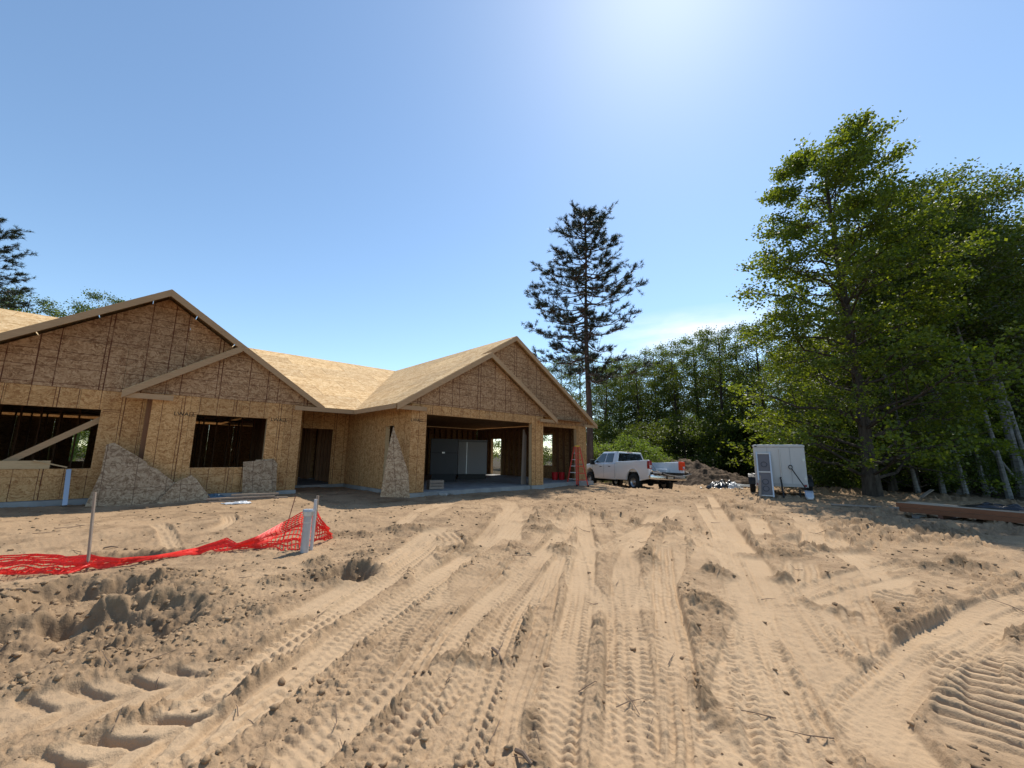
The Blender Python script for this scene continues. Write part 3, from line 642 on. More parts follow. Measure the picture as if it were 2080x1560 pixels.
# gables -----------------------------------------------------------
def zline(u, u0, z0, s): return z0 + s * (u - u0)
lapA = sL * 0.04
A_poly = [(-3.9, zJ + .004), (uE - .2, zJ + .004), (uE - .2, zEL + sL * .2 - .10), (uA, zA - .12), (-3.9, zEL - .08)]
A_poly = [(-3.7, zJ + .004), (4.55, zJ + .004), (uA, zA - .13)]
gA = part('bedroom_gable'); gB = part('bay_gable'); gD = part('garage_gable'); gC = part('rear_bay_gable')
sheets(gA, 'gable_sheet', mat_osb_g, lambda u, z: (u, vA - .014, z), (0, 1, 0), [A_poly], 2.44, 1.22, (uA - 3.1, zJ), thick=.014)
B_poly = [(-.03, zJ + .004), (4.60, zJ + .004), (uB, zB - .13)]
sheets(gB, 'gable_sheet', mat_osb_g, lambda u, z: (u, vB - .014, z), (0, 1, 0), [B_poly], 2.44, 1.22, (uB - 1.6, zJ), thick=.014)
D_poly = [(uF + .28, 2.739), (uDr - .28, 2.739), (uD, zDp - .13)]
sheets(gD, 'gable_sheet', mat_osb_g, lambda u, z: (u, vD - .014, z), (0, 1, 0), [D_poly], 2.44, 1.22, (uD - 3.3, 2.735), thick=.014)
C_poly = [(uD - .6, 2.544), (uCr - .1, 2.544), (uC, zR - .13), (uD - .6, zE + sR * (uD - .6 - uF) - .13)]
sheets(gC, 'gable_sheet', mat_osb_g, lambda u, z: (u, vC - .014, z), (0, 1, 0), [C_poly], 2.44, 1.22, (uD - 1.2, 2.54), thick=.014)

# roof --------------------------------------------------------------
roof = part('roof')
def roof_plane(reg, zf, upvec, swap=False, name='roof_sheet'):
    """reg in plan (u,v); sheets run along the eave"""
    n = Vector((-upvec[0], -upvec[1], 1.0)).normalized()
    if swap: sheets(roof, name, mat_osb_r, lambda a, b: (b, a, zf(b, a)), n, [[(p[1], p[0]) for p in reg]], 2.44, 1.22 / math.hypot(1, upvec[0]), (0.3, 0.1), .016, .014)
    else: sheets(roof, name, mat_osb_r, lambda a, b: (a, b, zf(a, b)), n, [reg], 2.44, 1.22 / math.hypot(1, upvec[1]), (0.3, 0.1), .016, .014)
zAr = lambda u, v: zEL + sL * (uE - u); zAl = lambda u, v: zA - sL * (uA - u)
zMf = lambda u, v: zE + sM * (v - vE); zMb = lambda u, v: zR - sM * (v - vR)
zCl = lambda u, v: zE + sR * (u - uF); zCr = lambda u, v: zR - sR * (u - uC); zDrf = lambda u, v: zDp - sR * (u - uD); zBlf = lambda u, v: zB - sL * (uB - u)
vAx = vE + (zA - zE) / sM
uAl = 2 * uA - uE
roof_plane([(uE, vBr), (uA, vBr), (uA, vAx)], zAr, (-sL, 0), True)
roof_plane([(uAl, vBr), (uA, vBr), (uA, vAx)], zAl, (sL, 0), True)
roof_plane([(-.216, vBr), (uB, vBr), (uB, vA - .02), (-.216, vA - .02)], zBlf, (sL, 0), True)
roof_plane([(uE, vE), (uF, vE), (uC, vR), (uA, vR), (uA, vAx)], zMf, (0, sM))
roof_plane([(-9, vE), (uAl, vE), (uA, vAx), (uA, vR), (-9, vR)], zMf, (0, sM))
roof_plane([(uF, vDr), (uD, vDr), (uD, vCr), (uF, vCr)], zCl, (sR, 0), True)
roof_plane([(uF, vCr), (uC, vCr), (uC, vR), (uF, vE)], zCl, (sR, 0), True)
roof_plane([(uD, vDr), (uDr, vDr), (uDr, vC - .02), (uD, vC - .02)], zDrf, (-sR, 0), True)
HB().extrude([(uC, vCr, zR), (uCr, vCr, zE), (uCr, 30, zE), (uC, 30, zR)], (0, 0, .014)).build('roof_deck', mat_osb_r, roof)
HB().extrude([(-9, vR, zR), (uC, vR, zR), (uC, 30.5, zMb(0, 30.5)), (-9, 30.5, zMb(0, 30.5))], (0, 0, .014)).build('roof_deck', mat_osb_r, roof)
# rake and eave boards
def rake(a, b, h_=0.19, t_=0.038, drop_=0.0, name='rake_board'):
    a = Vector(a); b = Vector(b); hv = Vector((0, 0, -h_)); dv = Vector((0, -t_, 0))
    e = Vector((0, 0, -.001 - drop_))
    HB().extrude([a + e, b + e, b + e + hv, a + e + hv], dv).build(name, mat_rake, roof)
rake((uA, vBr, zA), (uE, vBr, zEL)); rake((uAl, vBr, zA - sL * (uA - uAl)), (uA - .002, vBr, zA))
rake((-.216, vBr - .003, zEL), (uB - .03, vBr - .003, zB - .02))
rake((uF, vDr, zE), (uD - .001, vDr, zDp)); rake((uD, vDr, zDp), (uDr, vDr, zE))
rake((uD - .25, vCr, zE + sR * (uD - .25 - uF)), (uC - .001, vCr, zR)); rake((uC, vCr, zR), (uCr, vCr, zE))
def fascia(a, b, h_=0.14, t_=0.038, d=(0, -1, 0), name='fascia_board'):
    a = Vector(a); b = Vector(b); HB().extrude([a, b, b + Vector((0, 0, -h_)), a + Vector((0, 0, -h_))], Vector(d) * t_).build(name, mat_rake, roof)
fascia((-.15, vBr + .045, zEL - .03), (.82, vBr + .045, zEL - .03)); fascia((3.86, vE, zE - .002), (uF - .003, vE, zE - .002))
fascia((uF, vDr + .04, zE - .004), (uF, vE - .002, zE - .004), d=(-1, 0, 0))
fascia((uF + .05, vDr + .045, zE - .03), (6.86, vDr + .045, zE - .03), h_=.13); fascia((12.16, vDr + .045, zE - .04), (uDr - .06, vDr + .045, zE - .04), h_=.12)
fascia((16.0, vCr + .045, zE - .04), (uCr - .06, vCr + .045, zE - .04), h_=.12)
# lookouts under the rakes
def lookouts(u0, z0, s, u1, v0, v1, n):
    for k in range(n):
        u = u0 + (u1 - u0) * (k + 1) / (n + 1); z = z0 + s * (u - u0) - .055
        HB().box(u - .02, u + .02, v0, v1, z - .035, z + .035).build('lookout', mat_rake, roof)
lookouts(uC, zR, -sR, uCr, vCr + .01, vC - .02, 8); lookouts(uD, zDp, -sR, uDr, vDr + .01, vD - .02, 5)
lookouts(uF, zE, sR, uD, vDr + .01, vD - .02, 5)
# blocking and open soffit under the small returns
# foundation and slabs ---------------------------------------------
fnd = part('foundation')
HB().box(-3.4, uWl + .05, vA - .03, vA + .2, -.6, -.024).build('footing_wall', mat_conc, fnd)
HB().box(uWl - .03, uWb + .03, vB - .03, vB + .2, -.6, -.022).build('footing_wall', mat_conc, fnd)
HB().box(uWb - .2, uWb + .032, vB + .2, vM - .03, -.6, -.023).build('footing_wall', mat_conc, fnd)
HB().box(uWb - .1, uWg + .1, vM - .035, vM + .2, -.6, -.024).build('footing_wall', mat_conc, fnd)
HB().box(uWg - .03, uWg + .2, vD + .25, vM - .035, -.6, -.023).build('footing_wall', mat_conc, fnd)
for a_, b_ in ((uWg - .03, GD[0] + .03), (GD[1] - .03, uWd + .03)):
    HB().box(a_, b_, vD - .04, vD + .25, -.6, -.025).build('pier', mat_conc, fnd)
HB().box(GC[1] - .05, uWc + .03, vC - .04, vC + .2, -.6, -.025).build('pier', mat_conc, fnd)
HB().box(uWg + .2, uWc - .02, vD + .27, 20.6, -.3, -.012).build('garage_slab', mat_slab, fnd)
HB().box(GD[0] + .05, GD[1] - .05, vD + .02, vD + .265, -.3, -.016).build('slab_apron', mat_slab, fnd)
HB().box(-8.8, uWb - .22, vB + .22, 29.8, -.3, -.03).build('house_slab', mat_slab, fnd)
HB().box(uWb - .2, uWg, vM + .22, 29.8, -.3, -.03).build('house_slab', mat_slab, fnd)
HB().box(uWg + .01, uWc, 20.7, 29.8, -.3, -.03).build('house_slab', mat_slab, fnd)
# framing inside -----------------------------------------------------
frm = part('framing')
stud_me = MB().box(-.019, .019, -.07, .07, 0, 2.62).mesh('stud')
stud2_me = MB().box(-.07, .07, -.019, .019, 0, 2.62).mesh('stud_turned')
def studs_u(u0, u1, v, ops=(), step=.406):
    u = u0
    while u <= u1:
        if not any(a < u < b for a, b in ops):
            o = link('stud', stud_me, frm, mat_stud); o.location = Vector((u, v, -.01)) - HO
        u += step
def studs_v(v0, v1, u, ops=(), step=.406):
    v = v0
    while v <= v1:
        if not any(a < v < b for a, b in ops):
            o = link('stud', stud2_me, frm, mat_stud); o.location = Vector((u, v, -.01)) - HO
        v += step
studs_v(vC + .12, 20.5, uWc - .09, [(18.1, 19.12), (14.25, 15.3)]); studs_u(uWg + .2, uWc - .3, 20.57)
studs_v(vD + .12, vM + 1, uWg + .09, [(12.5, 13.2)])
studs_u(-3.2, uWb - .1, vA + 4.2, [(-1.1, -.4)]); studs_u(-3.2, 6.2, 24.6, [(-1.9, -.8), (2.6, 3.3), (4.3, 5.6)])
studs_v(vB + .3, 22.3, .38, [(17.2, 18.1)]); studs_v(vB + .2, 20.8, uWb - .1, [(17.0, 17.9)]); studs_v(16.8, 24.0, 6.2, [(19, 20)])
for a_, b_ in ((12.5 - .06, 12.54), (13.17, 13.23)): HB().box(uWg + .016, uWg + .16, a_, b_, -.012, 2.1).build('trimmer', mat_lumber, frm)
HB().box(GD[0] - .04, GD[0], vD + .016, vD + .16, -.012, GD[3]).build('trimmer', mat_lumber, frm); HB().box(GD[1], GD[1] + .04, vD + .016, vD + .16, -.012, GD[3]).build('trimmer', mat_lumber, frm)
HB().box(GC[1], GC[1] + .04, vC + .016, vC + .16, -.012, GC[3]).build('trimmer', mat_lumber, frm)
HB().box(GD[0] - .04, GD[1] + .04, vD + .016, vD + .16, GD[3], GD[3] + .28).build('header', mat_lumber, frm)
HB().box(GC[0] - .04, GC[1] + .04, vC + .016, vC + .16, GC[3], GC[3] + .12).build('header', mat_lumber, frm)
for W, v_ in ((W1, vA), (W2, vB)):
    HB().box(W[0] - .04, W[0], v_ + .016, v_ + .15, W[2], W[3]).build('trimmer', mat_lumber, frm); HB().box(W[1], W[1] + .04, v_ + .016, v_ + .15, W[2], W[3]).build('trimmer', mat_lumber, frm)
    HB().box(W[0] - .04, W[1] + .04, v_ + .016, v_ + .15, W[2] - .04, W[2]).build('rough_sill', mat_lumber, frm)
    HB().box(W[0] - .04, W[1] + .04, v_ + .016, v_ + .15, W[3], W[3] + .28).build('header', mat_lumber, frm)
for u_, v0_, v1_ in ((uWc - .09, 18.18, 19.05),):
    HB().box(u_ - .07, u_ + .07, v0_ - .04, v0_, -.01, 2.07).build('trimmer', mat_lumber, frm); HB().box(u_ - .07, u_ + .07, v1_, v1_ + .04, -.01, 2.07).build('trimmer', mat_lumber, frm)
    HB().box(u_ - .07, u_ + .07, v0_ - .04, v1_ + .04, 2.07, 2.11).build('header', mat_lumber, frm)
HB().box(uWc - .16, uWc - .018, 14.27, 15.29, .60, .64).build('rough_sill', mat_lumber, frm); HB().box(uWc - .16, uWc - .018, 14.27, 15.29, 2.2, 2.3).build('header', mat_lumber, frm)
# plates
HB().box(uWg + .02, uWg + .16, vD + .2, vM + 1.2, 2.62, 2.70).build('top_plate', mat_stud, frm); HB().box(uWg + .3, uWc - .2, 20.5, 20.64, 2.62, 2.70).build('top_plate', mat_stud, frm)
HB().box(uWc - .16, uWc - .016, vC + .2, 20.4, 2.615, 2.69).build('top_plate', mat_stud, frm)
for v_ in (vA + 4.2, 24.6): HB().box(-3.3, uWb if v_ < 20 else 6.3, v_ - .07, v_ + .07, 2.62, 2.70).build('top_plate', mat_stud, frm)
# garage ceiling board and truss chords
HB().box(uWg + .2, uWc - .5, vD + .3, 20.3, 2.71, 2.724).build('ceiling_and_shade_board', mat_osb_in, frm)
for k in range(12):
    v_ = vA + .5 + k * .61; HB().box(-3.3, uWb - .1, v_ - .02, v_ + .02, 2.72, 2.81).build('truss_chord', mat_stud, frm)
HB().box(-8.7, uWb - .12, vA + .25, 29.6, 2.83, 2.845).build('ceiling_and_shade_board', mat_osb_in, frm); HB().box(uWb - .1, uWg - .02, vM + .03, 29.6, 2.73, 2.745).build('ceiling_and_shade_board', mat_osb_in, frm)  # boards over the living area added to block light and darken the rooms
# rear wall with openings to the wood behind
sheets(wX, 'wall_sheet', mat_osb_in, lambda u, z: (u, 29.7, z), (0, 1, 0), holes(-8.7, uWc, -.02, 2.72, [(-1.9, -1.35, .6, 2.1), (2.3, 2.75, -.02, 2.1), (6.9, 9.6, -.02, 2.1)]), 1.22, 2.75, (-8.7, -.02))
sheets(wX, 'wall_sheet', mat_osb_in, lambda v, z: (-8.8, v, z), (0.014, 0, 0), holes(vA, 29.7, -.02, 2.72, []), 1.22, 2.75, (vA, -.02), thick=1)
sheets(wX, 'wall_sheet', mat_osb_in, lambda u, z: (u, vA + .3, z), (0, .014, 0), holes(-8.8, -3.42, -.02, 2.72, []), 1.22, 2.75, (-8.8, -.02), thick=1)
# stamped lettering and bars on the sheets
def lettering(s, u, v, z, h_, wall):
    cu = bpy.data.curves.new('lettering', 'FONT'); cu.body = s; cu.size = h_; cu.offset = 0.002
    tmp = bpy.data.objects.new('tmp', cu); col.objects.link(tmp); dg = bpy.context.evaluated_depsgraph_get()
    me = bpy.data.meshes.new_from_object(tmp.evaluated_get(dg)); bpy.data.objects.remove(tmp)
    o = link('stamped_lettering', me, wall, mat_ink); o.location = Vector((u, v - .003, z)) - HO; o.rotation_euler = (R(90), 0, 0)
def bars(u0, u1, v, z, wall):
    for dz in (0, -.055): HB().box(u0, u1, v - .003, v - .001, z + dz, z + dz + .018).build('stamped_bar', mat_redink, wall)
def stamp(px, py, pxe, v, wall, s='LWALL', h_=.15):
    u, z = on_v(px, py, v); u2, _ = on_v(pxe, py, v); lettering(s, u, v, z, h_, wall)
stamp(352.5, 843.5, 383, vB, wBp); bars(on_v(386, 838, vB)[0], W2[0] - .005, vB, on_v(386, 838, vB)[1], wBp)
stamp(549.5, 855, 574, vB, wBp); bars(on_v(576, 851, vB)[0], on_v(602, 851, vB)[0], vB, on_v(576, 851, vB)[1], wBp)
stamp(834.5, 855.5, 854, vD, wD, h_=.14); bars(on_v(855, 853, vD)[0], GD[0] - .005, vD, on_v(855, 853, vD)[1], wD)
bars(on_v(209, 832, vA)[0], on_v(247, 832, vA)[0], vA, on_v(209, 832, vA)[1], wA)
bars(on_v(1079.9, 871, vD)[0] + .01, on_v(1085, 871, vD)[0] + .02, vD, on_v(1082, 871, vD)[1], wD)

# ------------------------------------------------------------------ pickup truck
def make_truck():
    WB, G = 4.232, 1.53
    root = empty('pickup_truck', (6.76, 20.25, -.52)); root.rotation_euler = (R(2.2), R(1.6), R(108.2))
    tag(root, 'white four door pickup with its tailgate down, parked beyond the garage', 'pickup truck')
    white = M_('truck_paint', (0.74, 0.75, 0.76), 0.28, spec=0.5, coat=0.6); t = NT(white)
    dv = t.new('ShaderNodeSeparateXYZ'); c0 = t.new('ShaderNodeTexCoord'); t.l.new(c0.outputs['Object'], dv.inputs[0])
    dust = t.math('MULTIPLY', t.ramp(dv.outputs['Z'], [(0.35, (0.75,) * 3), (1.0, (0.0,) * 3)]), t.noise(t.coord(), 3, 4))
    t.base(t.mix(dust, (0.74, 0.75, 0.76), (0.42, 0.34, 0.25)))
    glass = M_('tinted_glass', (0.012, 0.013, 0.014), 0.04, spec=0.6); chrome = M_('chrome', (0.62, 0.62, 0.63), 0.22, 1.0)
    red = M_('tail_lamp_red', (0.30, 0.012, 0.012), 0.15, spec=0.6); lampw = M_('tail_lamp_clear', (0.6, 0.55, 0.55), 0.15)
    redt = M_('tail_lamp_backlit', (0.85, 0.07, 0.015), 0.3); redt.node_tree.nodes['Principled BSDF'].inputs['Subsurface Weight'].default_value = 0.3
    def arch(cx, r, z0, n=9): return [(cx + r * math.cos(math.pi * k / n), z0 + max(0, r * math.sin(math.pi * k / n)) * 0.98) for k in range(n + 1)]
    # cab lower body: outline in x-z, wheel arch cut, extruded across and rounded
    ar = arch(WB, .56, .50)
    prof = [(G + .02, .48), (G + .02, 1.30), (4.02, 1.32), (4.35, 1.30), (5.02, 1.22), (5.16, 1.10), (5.18, .55)] + [(a, b) for a, b in ar][0:] 
    b = MB().extrude([(p[0], -.98, p[1]) for p in prof], (0, 1.96, 0)); body = b.build('cab_body', white, root, True, .045, 3)
    # greenhouse frustum
    gb = [(G + .04, .93, 1.29), (4.02, .93, 1.30), (4.02, -.93, 1.30), (G + .04, -.93, 1.29)]; gt = [(G + .16, .73, 1.93), (3.12, .72, 1.95), (3.12, -.72, 1.95), (G + .16, -.73, 1.93)]
    MB().add(gb + gt, [(0, 3, 2, 1), (4, 5, 6, 7), (0, 1, 5, 4), (1, 2, 6, 5), (2, 3, 7, 6), (3, 0, 4, 7)]).build('cab_roof', white, root, True, .06, 3)
    def lerp(a, b_, t_): return Vector(a) + (Vector(b_) - Vector(a)) * t_
    def pane(c0_, c1_, c2_, c3_, push, name='window'):
        MB().extrude([Vector(p) + Vector(push) for p in (c0_, c1_, c2_, c3_)], Vector(push) * -0.6).build(name, glass, root)
    for sy in (1, -1):
        yb, yt = .93 * sy, .73 * sy
        def S(x_, f): return (x_, yb + (yt - yb) * f, 1.30 + .64 * f)
        pane(S(1.92, .10), S(2.62, .10), S(2.58, .84), S(1.95, .84), (0, .012 * sy, .004)); pane(S(2.74, .10), S(3.78, .10), S(3.16, .84), S(2.70, .84), (0, .012 * sy, .004))
        for hx in (2.02, 2.90): MB().box(hx, hx + .20, .975 * sy - .012, .975 * sy + .022, 1.13, 1.165).build('door_handle', mat_black, root, False, .01)
        for dx in (1.62, 2.68, 3.92): MB().box(dx - .006, dx + .006, .972 * sy - .006, .972 * sy + .010, .56, 1.29).build('door_seam', mat_black, root)
        mb = MB().box(3.62, 3.80, 1.10 * sy - .11, 1.10 * sy + .11, 1.24, 1.52); mb.box(3.66, 3.74, min(.9 * sy, 1.02 * sy), max(.9 * sy, 1.02 * sy), 1.28, 1.34); mb.build('side_mirror', mat_black, root, False, .03)
    def Rr(y_, f): return (G + .04 + .12 * f, y_ * (1 - .215 * f), 1.29 + .64 * f)
    pane(Rr(.80, .17), Rr(-.80, .17), Rr(-.80, .86), Rr(.80, .86), (-.012, 0, .003), 'rear_window')
    MB().box(G + .13, G + .17, -.16, .16, 1.885, 1.915).build('brake_lamp', red, root, False, .006)
    def Wr(y_, f): return (4.02 - .90 * f, y_ * (1 - .22 * f), 1.30 + .65 * f)
    pane(Wr(.82, .08), Wr(-.82, .08), Wr(-.82, .9), Wr(.82, .9), (.012, 0, .01), 'windscreen')
    # bed sides with arches
    ab = arch(0, .56, .50)[::-1]
    bp = [(-1.20, .60), (-1.24, 1.05), (-1.20, 1.45), (G - .02, 1.39), (G - .02, .50)] + ab[::-1]
    for sy in (1, -1):
        MB().extrude([(p[0], .90 * sy, p[1]) for p in bp], (0, .09 * sy, 0)).build('bed_side', white, root, True, .03, 3)
        MB().box(-1.18, G - .03, min(.80 * sy, .897 * sy), max(.80 * sy, .897 * sy), .90, 1.41).build('bed_inner_wall', white, root, False, .015)
        MB().tube([(0.56 * math.cos(a), .985 * sy, .50 + .56 * math.sin(a)) for a in np.linspace(0, math.pi, 15)], .022, 6).build('arch_lip', white, root, True)
        MB().box(-.42, .42, min(.60 * sy, .79 * sy), max(.60 * sy, .79 * sy), .90, 1.10).build('wheel_box', white, root, False, .05)
    MB().box(-1.2, G - .03, -.897, .897, .84, .895).build('bed_floor', mat_black, root)
    MB().box(G - .07, G - .03, -.79, .79, .90, 1.40).build('bed_front_wall', white, root)
    # lamps
    for sy, mm in ((1, red), (-1, redt)):
        yi = .83 if sy > 0 else .74
        o = MB().box(-1.265, -1.10, min(yi * sy, 1.0 * sy), max(yi * sy, 1.0 * sy), 1.05, 1.41 if sy > 0 else 1.44).build('tail_lamp', mm, root, True, .03)
        MB().box(-1.272, -1.262, min(.86 * sy, .97 * sy), max(.86 * sy, .97 * sy), 1.09, 1.22).build('lamp_lens', lampw, o, False, .01)
    tgt = MB().box(-1.86, -1.25, -.80, .80, .86, .90).build('tailgate', white, root, False, .02)
    MB().box(-1.85, -1.27, -.76, .76, .901, .915).build('tailgate_liner', mat_black, tgt)
    MB().box(-1.875, -1.862, -.79, .79, .84, .912).build('tailgate_edge', mat_black, tgt)
    for sy in (1, -1): MB().tube([(-1.2, .81 * sy, 1.28), (-1.5, .81 * sy, 1.0), (-1.74, .80 * sy, .92)], .008, 6).build('tailgate_cable', mat_black, tgt)
    bpm = MB().extrude([(-1.34, -.99, .60), (-1.42, -.80, .58), (-1.44, 0, .58), (-1.42, .80, .58), (-1.34, .99, .60), (-1.18, .99, .60), (-1.18, -.99, .60)], (0, 0, .20)).build('rear_bumper', chrome, root, True, .025)
    MB().box(-1.452, -1.442, -.22, .22, .62, .76).build('number_plate_recess', mat_black, bpm)
    MB().box(-1.456, -1.453, -.15, .15, .64, .74).build('number_plate', M_('plate_white', (.5, .5, .48), .4), bpm)
    MB().box(-1.40, -1.30, -.30, .30, .80, .815).build('bumper_step', mat_black, bpm)
    MB().extrude([(5.12, -1.0, .50), (5.26, -.78, .50), (5.30, 0, .50), (5.26, .78, .50), (5.12, 1.0, .50), (5.0, 1.0, .50), (5.0, -1.0, .50)], (0, 0, .22)).build('front_bumper', chrome, root, True, .03)
    MB().box(5.17, 5.215, -.62, .62, .74, 1.14).build('grille', mat_black, root, False, .02)
    for sy in (1, -1): MB().box(5.06, 5.19, min(.66 * sy, .95 * sy), max(.66 * sy, .95 * sy), .86, 1.10).build('headlamp', lampw, root, True, .04)
    ch = MB().box(-1.25, 5.0, -.55, -.45, .50, .66).box(-1.25, 5.0, .45, .55, .50, .66); ch.box(-1.75 + .35, -1.1, -.05, .05, .46, .54)
    ch.build('chassis', mat_black, root)
    ax = MB().tube([(0, -.8, .42), (0, .8, .42)], .065, 10); ax.lathe([(0.0, -.16), (.12, -.13), (.18, 0), (.12, .13), (0.0, .16)], 12, Matrix.Translation((0, 0, .42))); ax.tube([(WB, -.8, .42), (WB, .8, .42)], .06, 10); ax.tube([(.1, 0, .45), (2.5, 0, .52)], .05, 8)
    ax.build('axles', mat_black, root, True)
    MB().box(-.1, 1.4, -.44, .44, .58, .80).build('spare_and_tank', mat_black, root, False, .05)
    rimm = M_('steel_rim', (.36, .36, .37), .38, .9)
    tp = [(.22, -.125), (.36, -.135), (.405, -.11), (.42, -.06), (.42, .06), (.405, .11), (.36, .135), (.22, .125)]
    for cx in (0, WB):
        for sy in (1, -1):
            Mx = Matrix.Translation((cx, .86 * sy, .42)) @ Matrix.Rotation(R(-90) * sy, 4, 'X')
            w = MB().lathe(tp, 36, Mx)
            for k in range(36):
                a = 2 * math.pi * k / 36
                for hh in (-.09, .09):
                    c_ = Mx @ Vector((.418 * math.cos(a), .418 * math.sin(a), hh)); d_ = Mx @ Vector((.434 * math.cos(a), .434 * math.sin(a), hh)); w.bar(c_, d_, .03, .05)
            wo = w.build('wheel', mat_rubber, root, True)
            rm = MB().lathe([(.225, .115), (.205, .08), (.17, .05), (.10, .055), (.075, .10), (0.0, .105)], 24, Mx)
            rm.lathe([(.225, -.1), (.0, -.08)], 16, Mx).build('rim', rimm, wo, True)
            for k in range(8):
                a = 2 * math.pi * k / 8; p0 = Mx @ Vector((.135 * math.cos(a), .135 * math.sin(a), .049)); p1 = Mx @ Vector((.135 * math.cos(a), .135 * math.sin(a), .056))
                MB().tube([p0, p1], .022, 8).build('rim_hole', mat_black, wo)
    return root
truck = make_truck(); TM = Matrix.Translation(truck.location) @ truck.rotation_euler.to_matrix().to_4x4()
def in_bed(name, mb, mat, label, cat, bev=.02):
    o = mb.build(name, mat, None, False, bev); o.matrix_world = TM; tag(o, label, cat); return o
blue = M_('blue_tote_plastic', (.012, .075, .12), .5)
tote = MB().box(.15, .75, -.02, .70, .90, 1.30).box(.12, .78, -.05, .73, 1.30, 1.35)
in_bed('storage_tote', tote, blue, 'dark blue plastic tote with lid in the bed of the white pickup', 'tote')
lo = MB()
for k, (a_, b_) in enumerate((((-.9, .45, .93), (.05, .62, 1.0)), ((-1.0, .30, .92), (.0, .35, .95)), ((-.95, .62, .95), (-.1, .2, 1.06)))): lo.bar(a_, b_, .09, .04)
in_bed('lumber_offcuts', lo, mat_lumber, 'short pale lumber offcuts lying loose in the pickup bed', 'offcuts', 0.003)
rope = MB().tube([(-1.86, .78, .885), (-1.90, .4, .80), (-1.91, 0, .765), (-1.90, -.4, .80), (-1.87, -.79, .89)], .012, 6)
in_bed('rope', rope, M_('pale_rope', (.6, .58, .52), .9), 'pale rope slung across the edge of the lowered pickup tailgate', 'rope', 0)

# ------------------------------------------------------------------ step ladder
def make_ladder():
    redf = M_('red_fibreglass', (.55, .05, .03), .5); yel = M_('yellow_plastic', (.62, .38, .04), .5)
    fc = gnd(1171.5, 989.6, -.2); fr = gnd(1196, 989, -.2); z = ghz(fc.x, fc.y)
    root = empty('step_ladder', (fc.x, fc.y, z)); tag(root, 'red step ladder with yellow top standing open before the right garage bay', 'ladder')
    L = Vector((fr.x - fc.x, (fr.y - fc.y) * .3, 0)); L = L.normalized() * .52
    D = Vector((-.34, .62, 0)); H_ = 1.72; top = D * .5 + Vector((0, 0, H_)); tw = L * .34; tl = L * .33
    def rl(a, b_): MB().bar(a, b_, .05, .085, (0.2, 1, 0)).build('rail', redf, root)
    g2 = lambda v_: Vector((v_.x, v_.y, ghz(fc.x + v_.x, fc.y + v_.y) - z - .01))
    f0, f1, r0, r1 = g2(Vector((0, 0, 0))), g2(L), g2(D), g2(D + L)
    t0, t1 = top + tl - D * .08, top + tl + tw - D * .08; q0, q1 = top + tl + D * .08, top + tl + tw + D * .08
    rl(f0, t0); rl(f1, t1); rl(r0, q0); rl(r1, q1)
    for k in range(1, 6):
        f = k / 6; a = f0.lerp(t0, f); b_ = f1.lerp(t1, f); MB().bar(a, b_, .085, .03).build('tread', redf, root)
        a = r0.lerp(q0, f); b_ = r1.lerp(q1, f)
        MB().bar(a, b_, .02, .03).build('brace', mat_alu, root)
    c = (t0 + t1 + q0 + q1) / 4
    MB().bar(t0.lerp(q0, .5) - L * .05 + Vector((0, 0, .02)), t1.lerp(q1, .5) + L * .05 + Vector((0, 0, .02)), .17, .06).build('top_cap', yel, root, False, .012)
    for a in (f0, f1, r0, r1): MB().box(a.x - .04, a.x + .04, a.y - .045, a.y + .045, a.z - .005, a.z + .09).build('foot', yel if a is r0 else mat_black, root, False, .008)
    for a, b_ in ((f0, r0), (f1, r1)):
        p = a.lerp(t0 if a is f0 else t1, .55); q = b_.lerp(q0 if b_ is r0 else q1, .55); MB().bar(p, q, .012, .025).build('spreader', mat_alu, root)
make_ladder()

# ------------------------------------------------------------------ things inside the garage
def bucket(u, v, label):
    p = HW(u, v, -.012); root = empty('bucket', p); tag(root, label, 'bucket', 'red buckets inside the garage')
    rd = bpy.data.materials.get('bucket_red') or M_('bucket_red', (.50, .015, .02), .4)
    MB().lathe([(0, 0), (.125, 0), (.15, .36), (.138, .36), (.115, .02), (0, .02)], 24).build('tub', rd, root, True)
    MB().lathe([(.152, .33), (.163, .33), (.163, .345), (.152, .345), (.152, .33)], 24).build('rim_band', rd, root, True)
    MB().tube([(.155 * math.cos(a), .155 * math.sin(a) * .55 , .33 - .12 * math.sin(a)) for a in np.linspace(0, math.pi, 11)], .004, 5).build('handle', mat_metal, root)
bucket(15.37, 13.29, 'red bucket inside the garage, left one of the pair by the studs')
bucket(15.66, 13.10, 'red bucket inside the garage, right one of the pair behind the ladder')
def crate_at(name, pl, pr, ztop, depth, mats, label, cat, build):
    a = gnd(*pl, -.012); b_ = gnd(*pr, -.012); w = (b_ - a).length; rz = math.atan2(b_.y - a.y, b_.x - a.x)
    root = empty(name, a, rz); tag(root, label, cat); build(root, w, ztop, depth); return root
dk = M_('dark_wrap', (.045, .046, .05), .5); dk2 = M_('dark_wrap_edge', (.025, .025, .027), .6); gy = M_('grey_panel', (.27, .26, .26), .5); gy2 = M_('grey_panel_edge', (.16, .16, .17), .5)
def b_dark(root, w, zt, d):
    MB().box(0, w, .0, d, .32, zt).build('wrapped_load', dk, root, False, .02); MB().box(-.01, w + .01, -.012, .03, zt * .66, zt * .66 + .03).build('strap', dk2, root)
    MB().box(0, w, -.01, .02, .30, .34).build('strap', dk2, root); MB().box(.08, w - .08, .02, d - .02, 0, .318).build('base', dk2, root)
    MB().box(w * .42, w * .52, -.03, -.0, zt * .66 - .01, zt * .66 + .05).build('buckle', mat_metal, root)
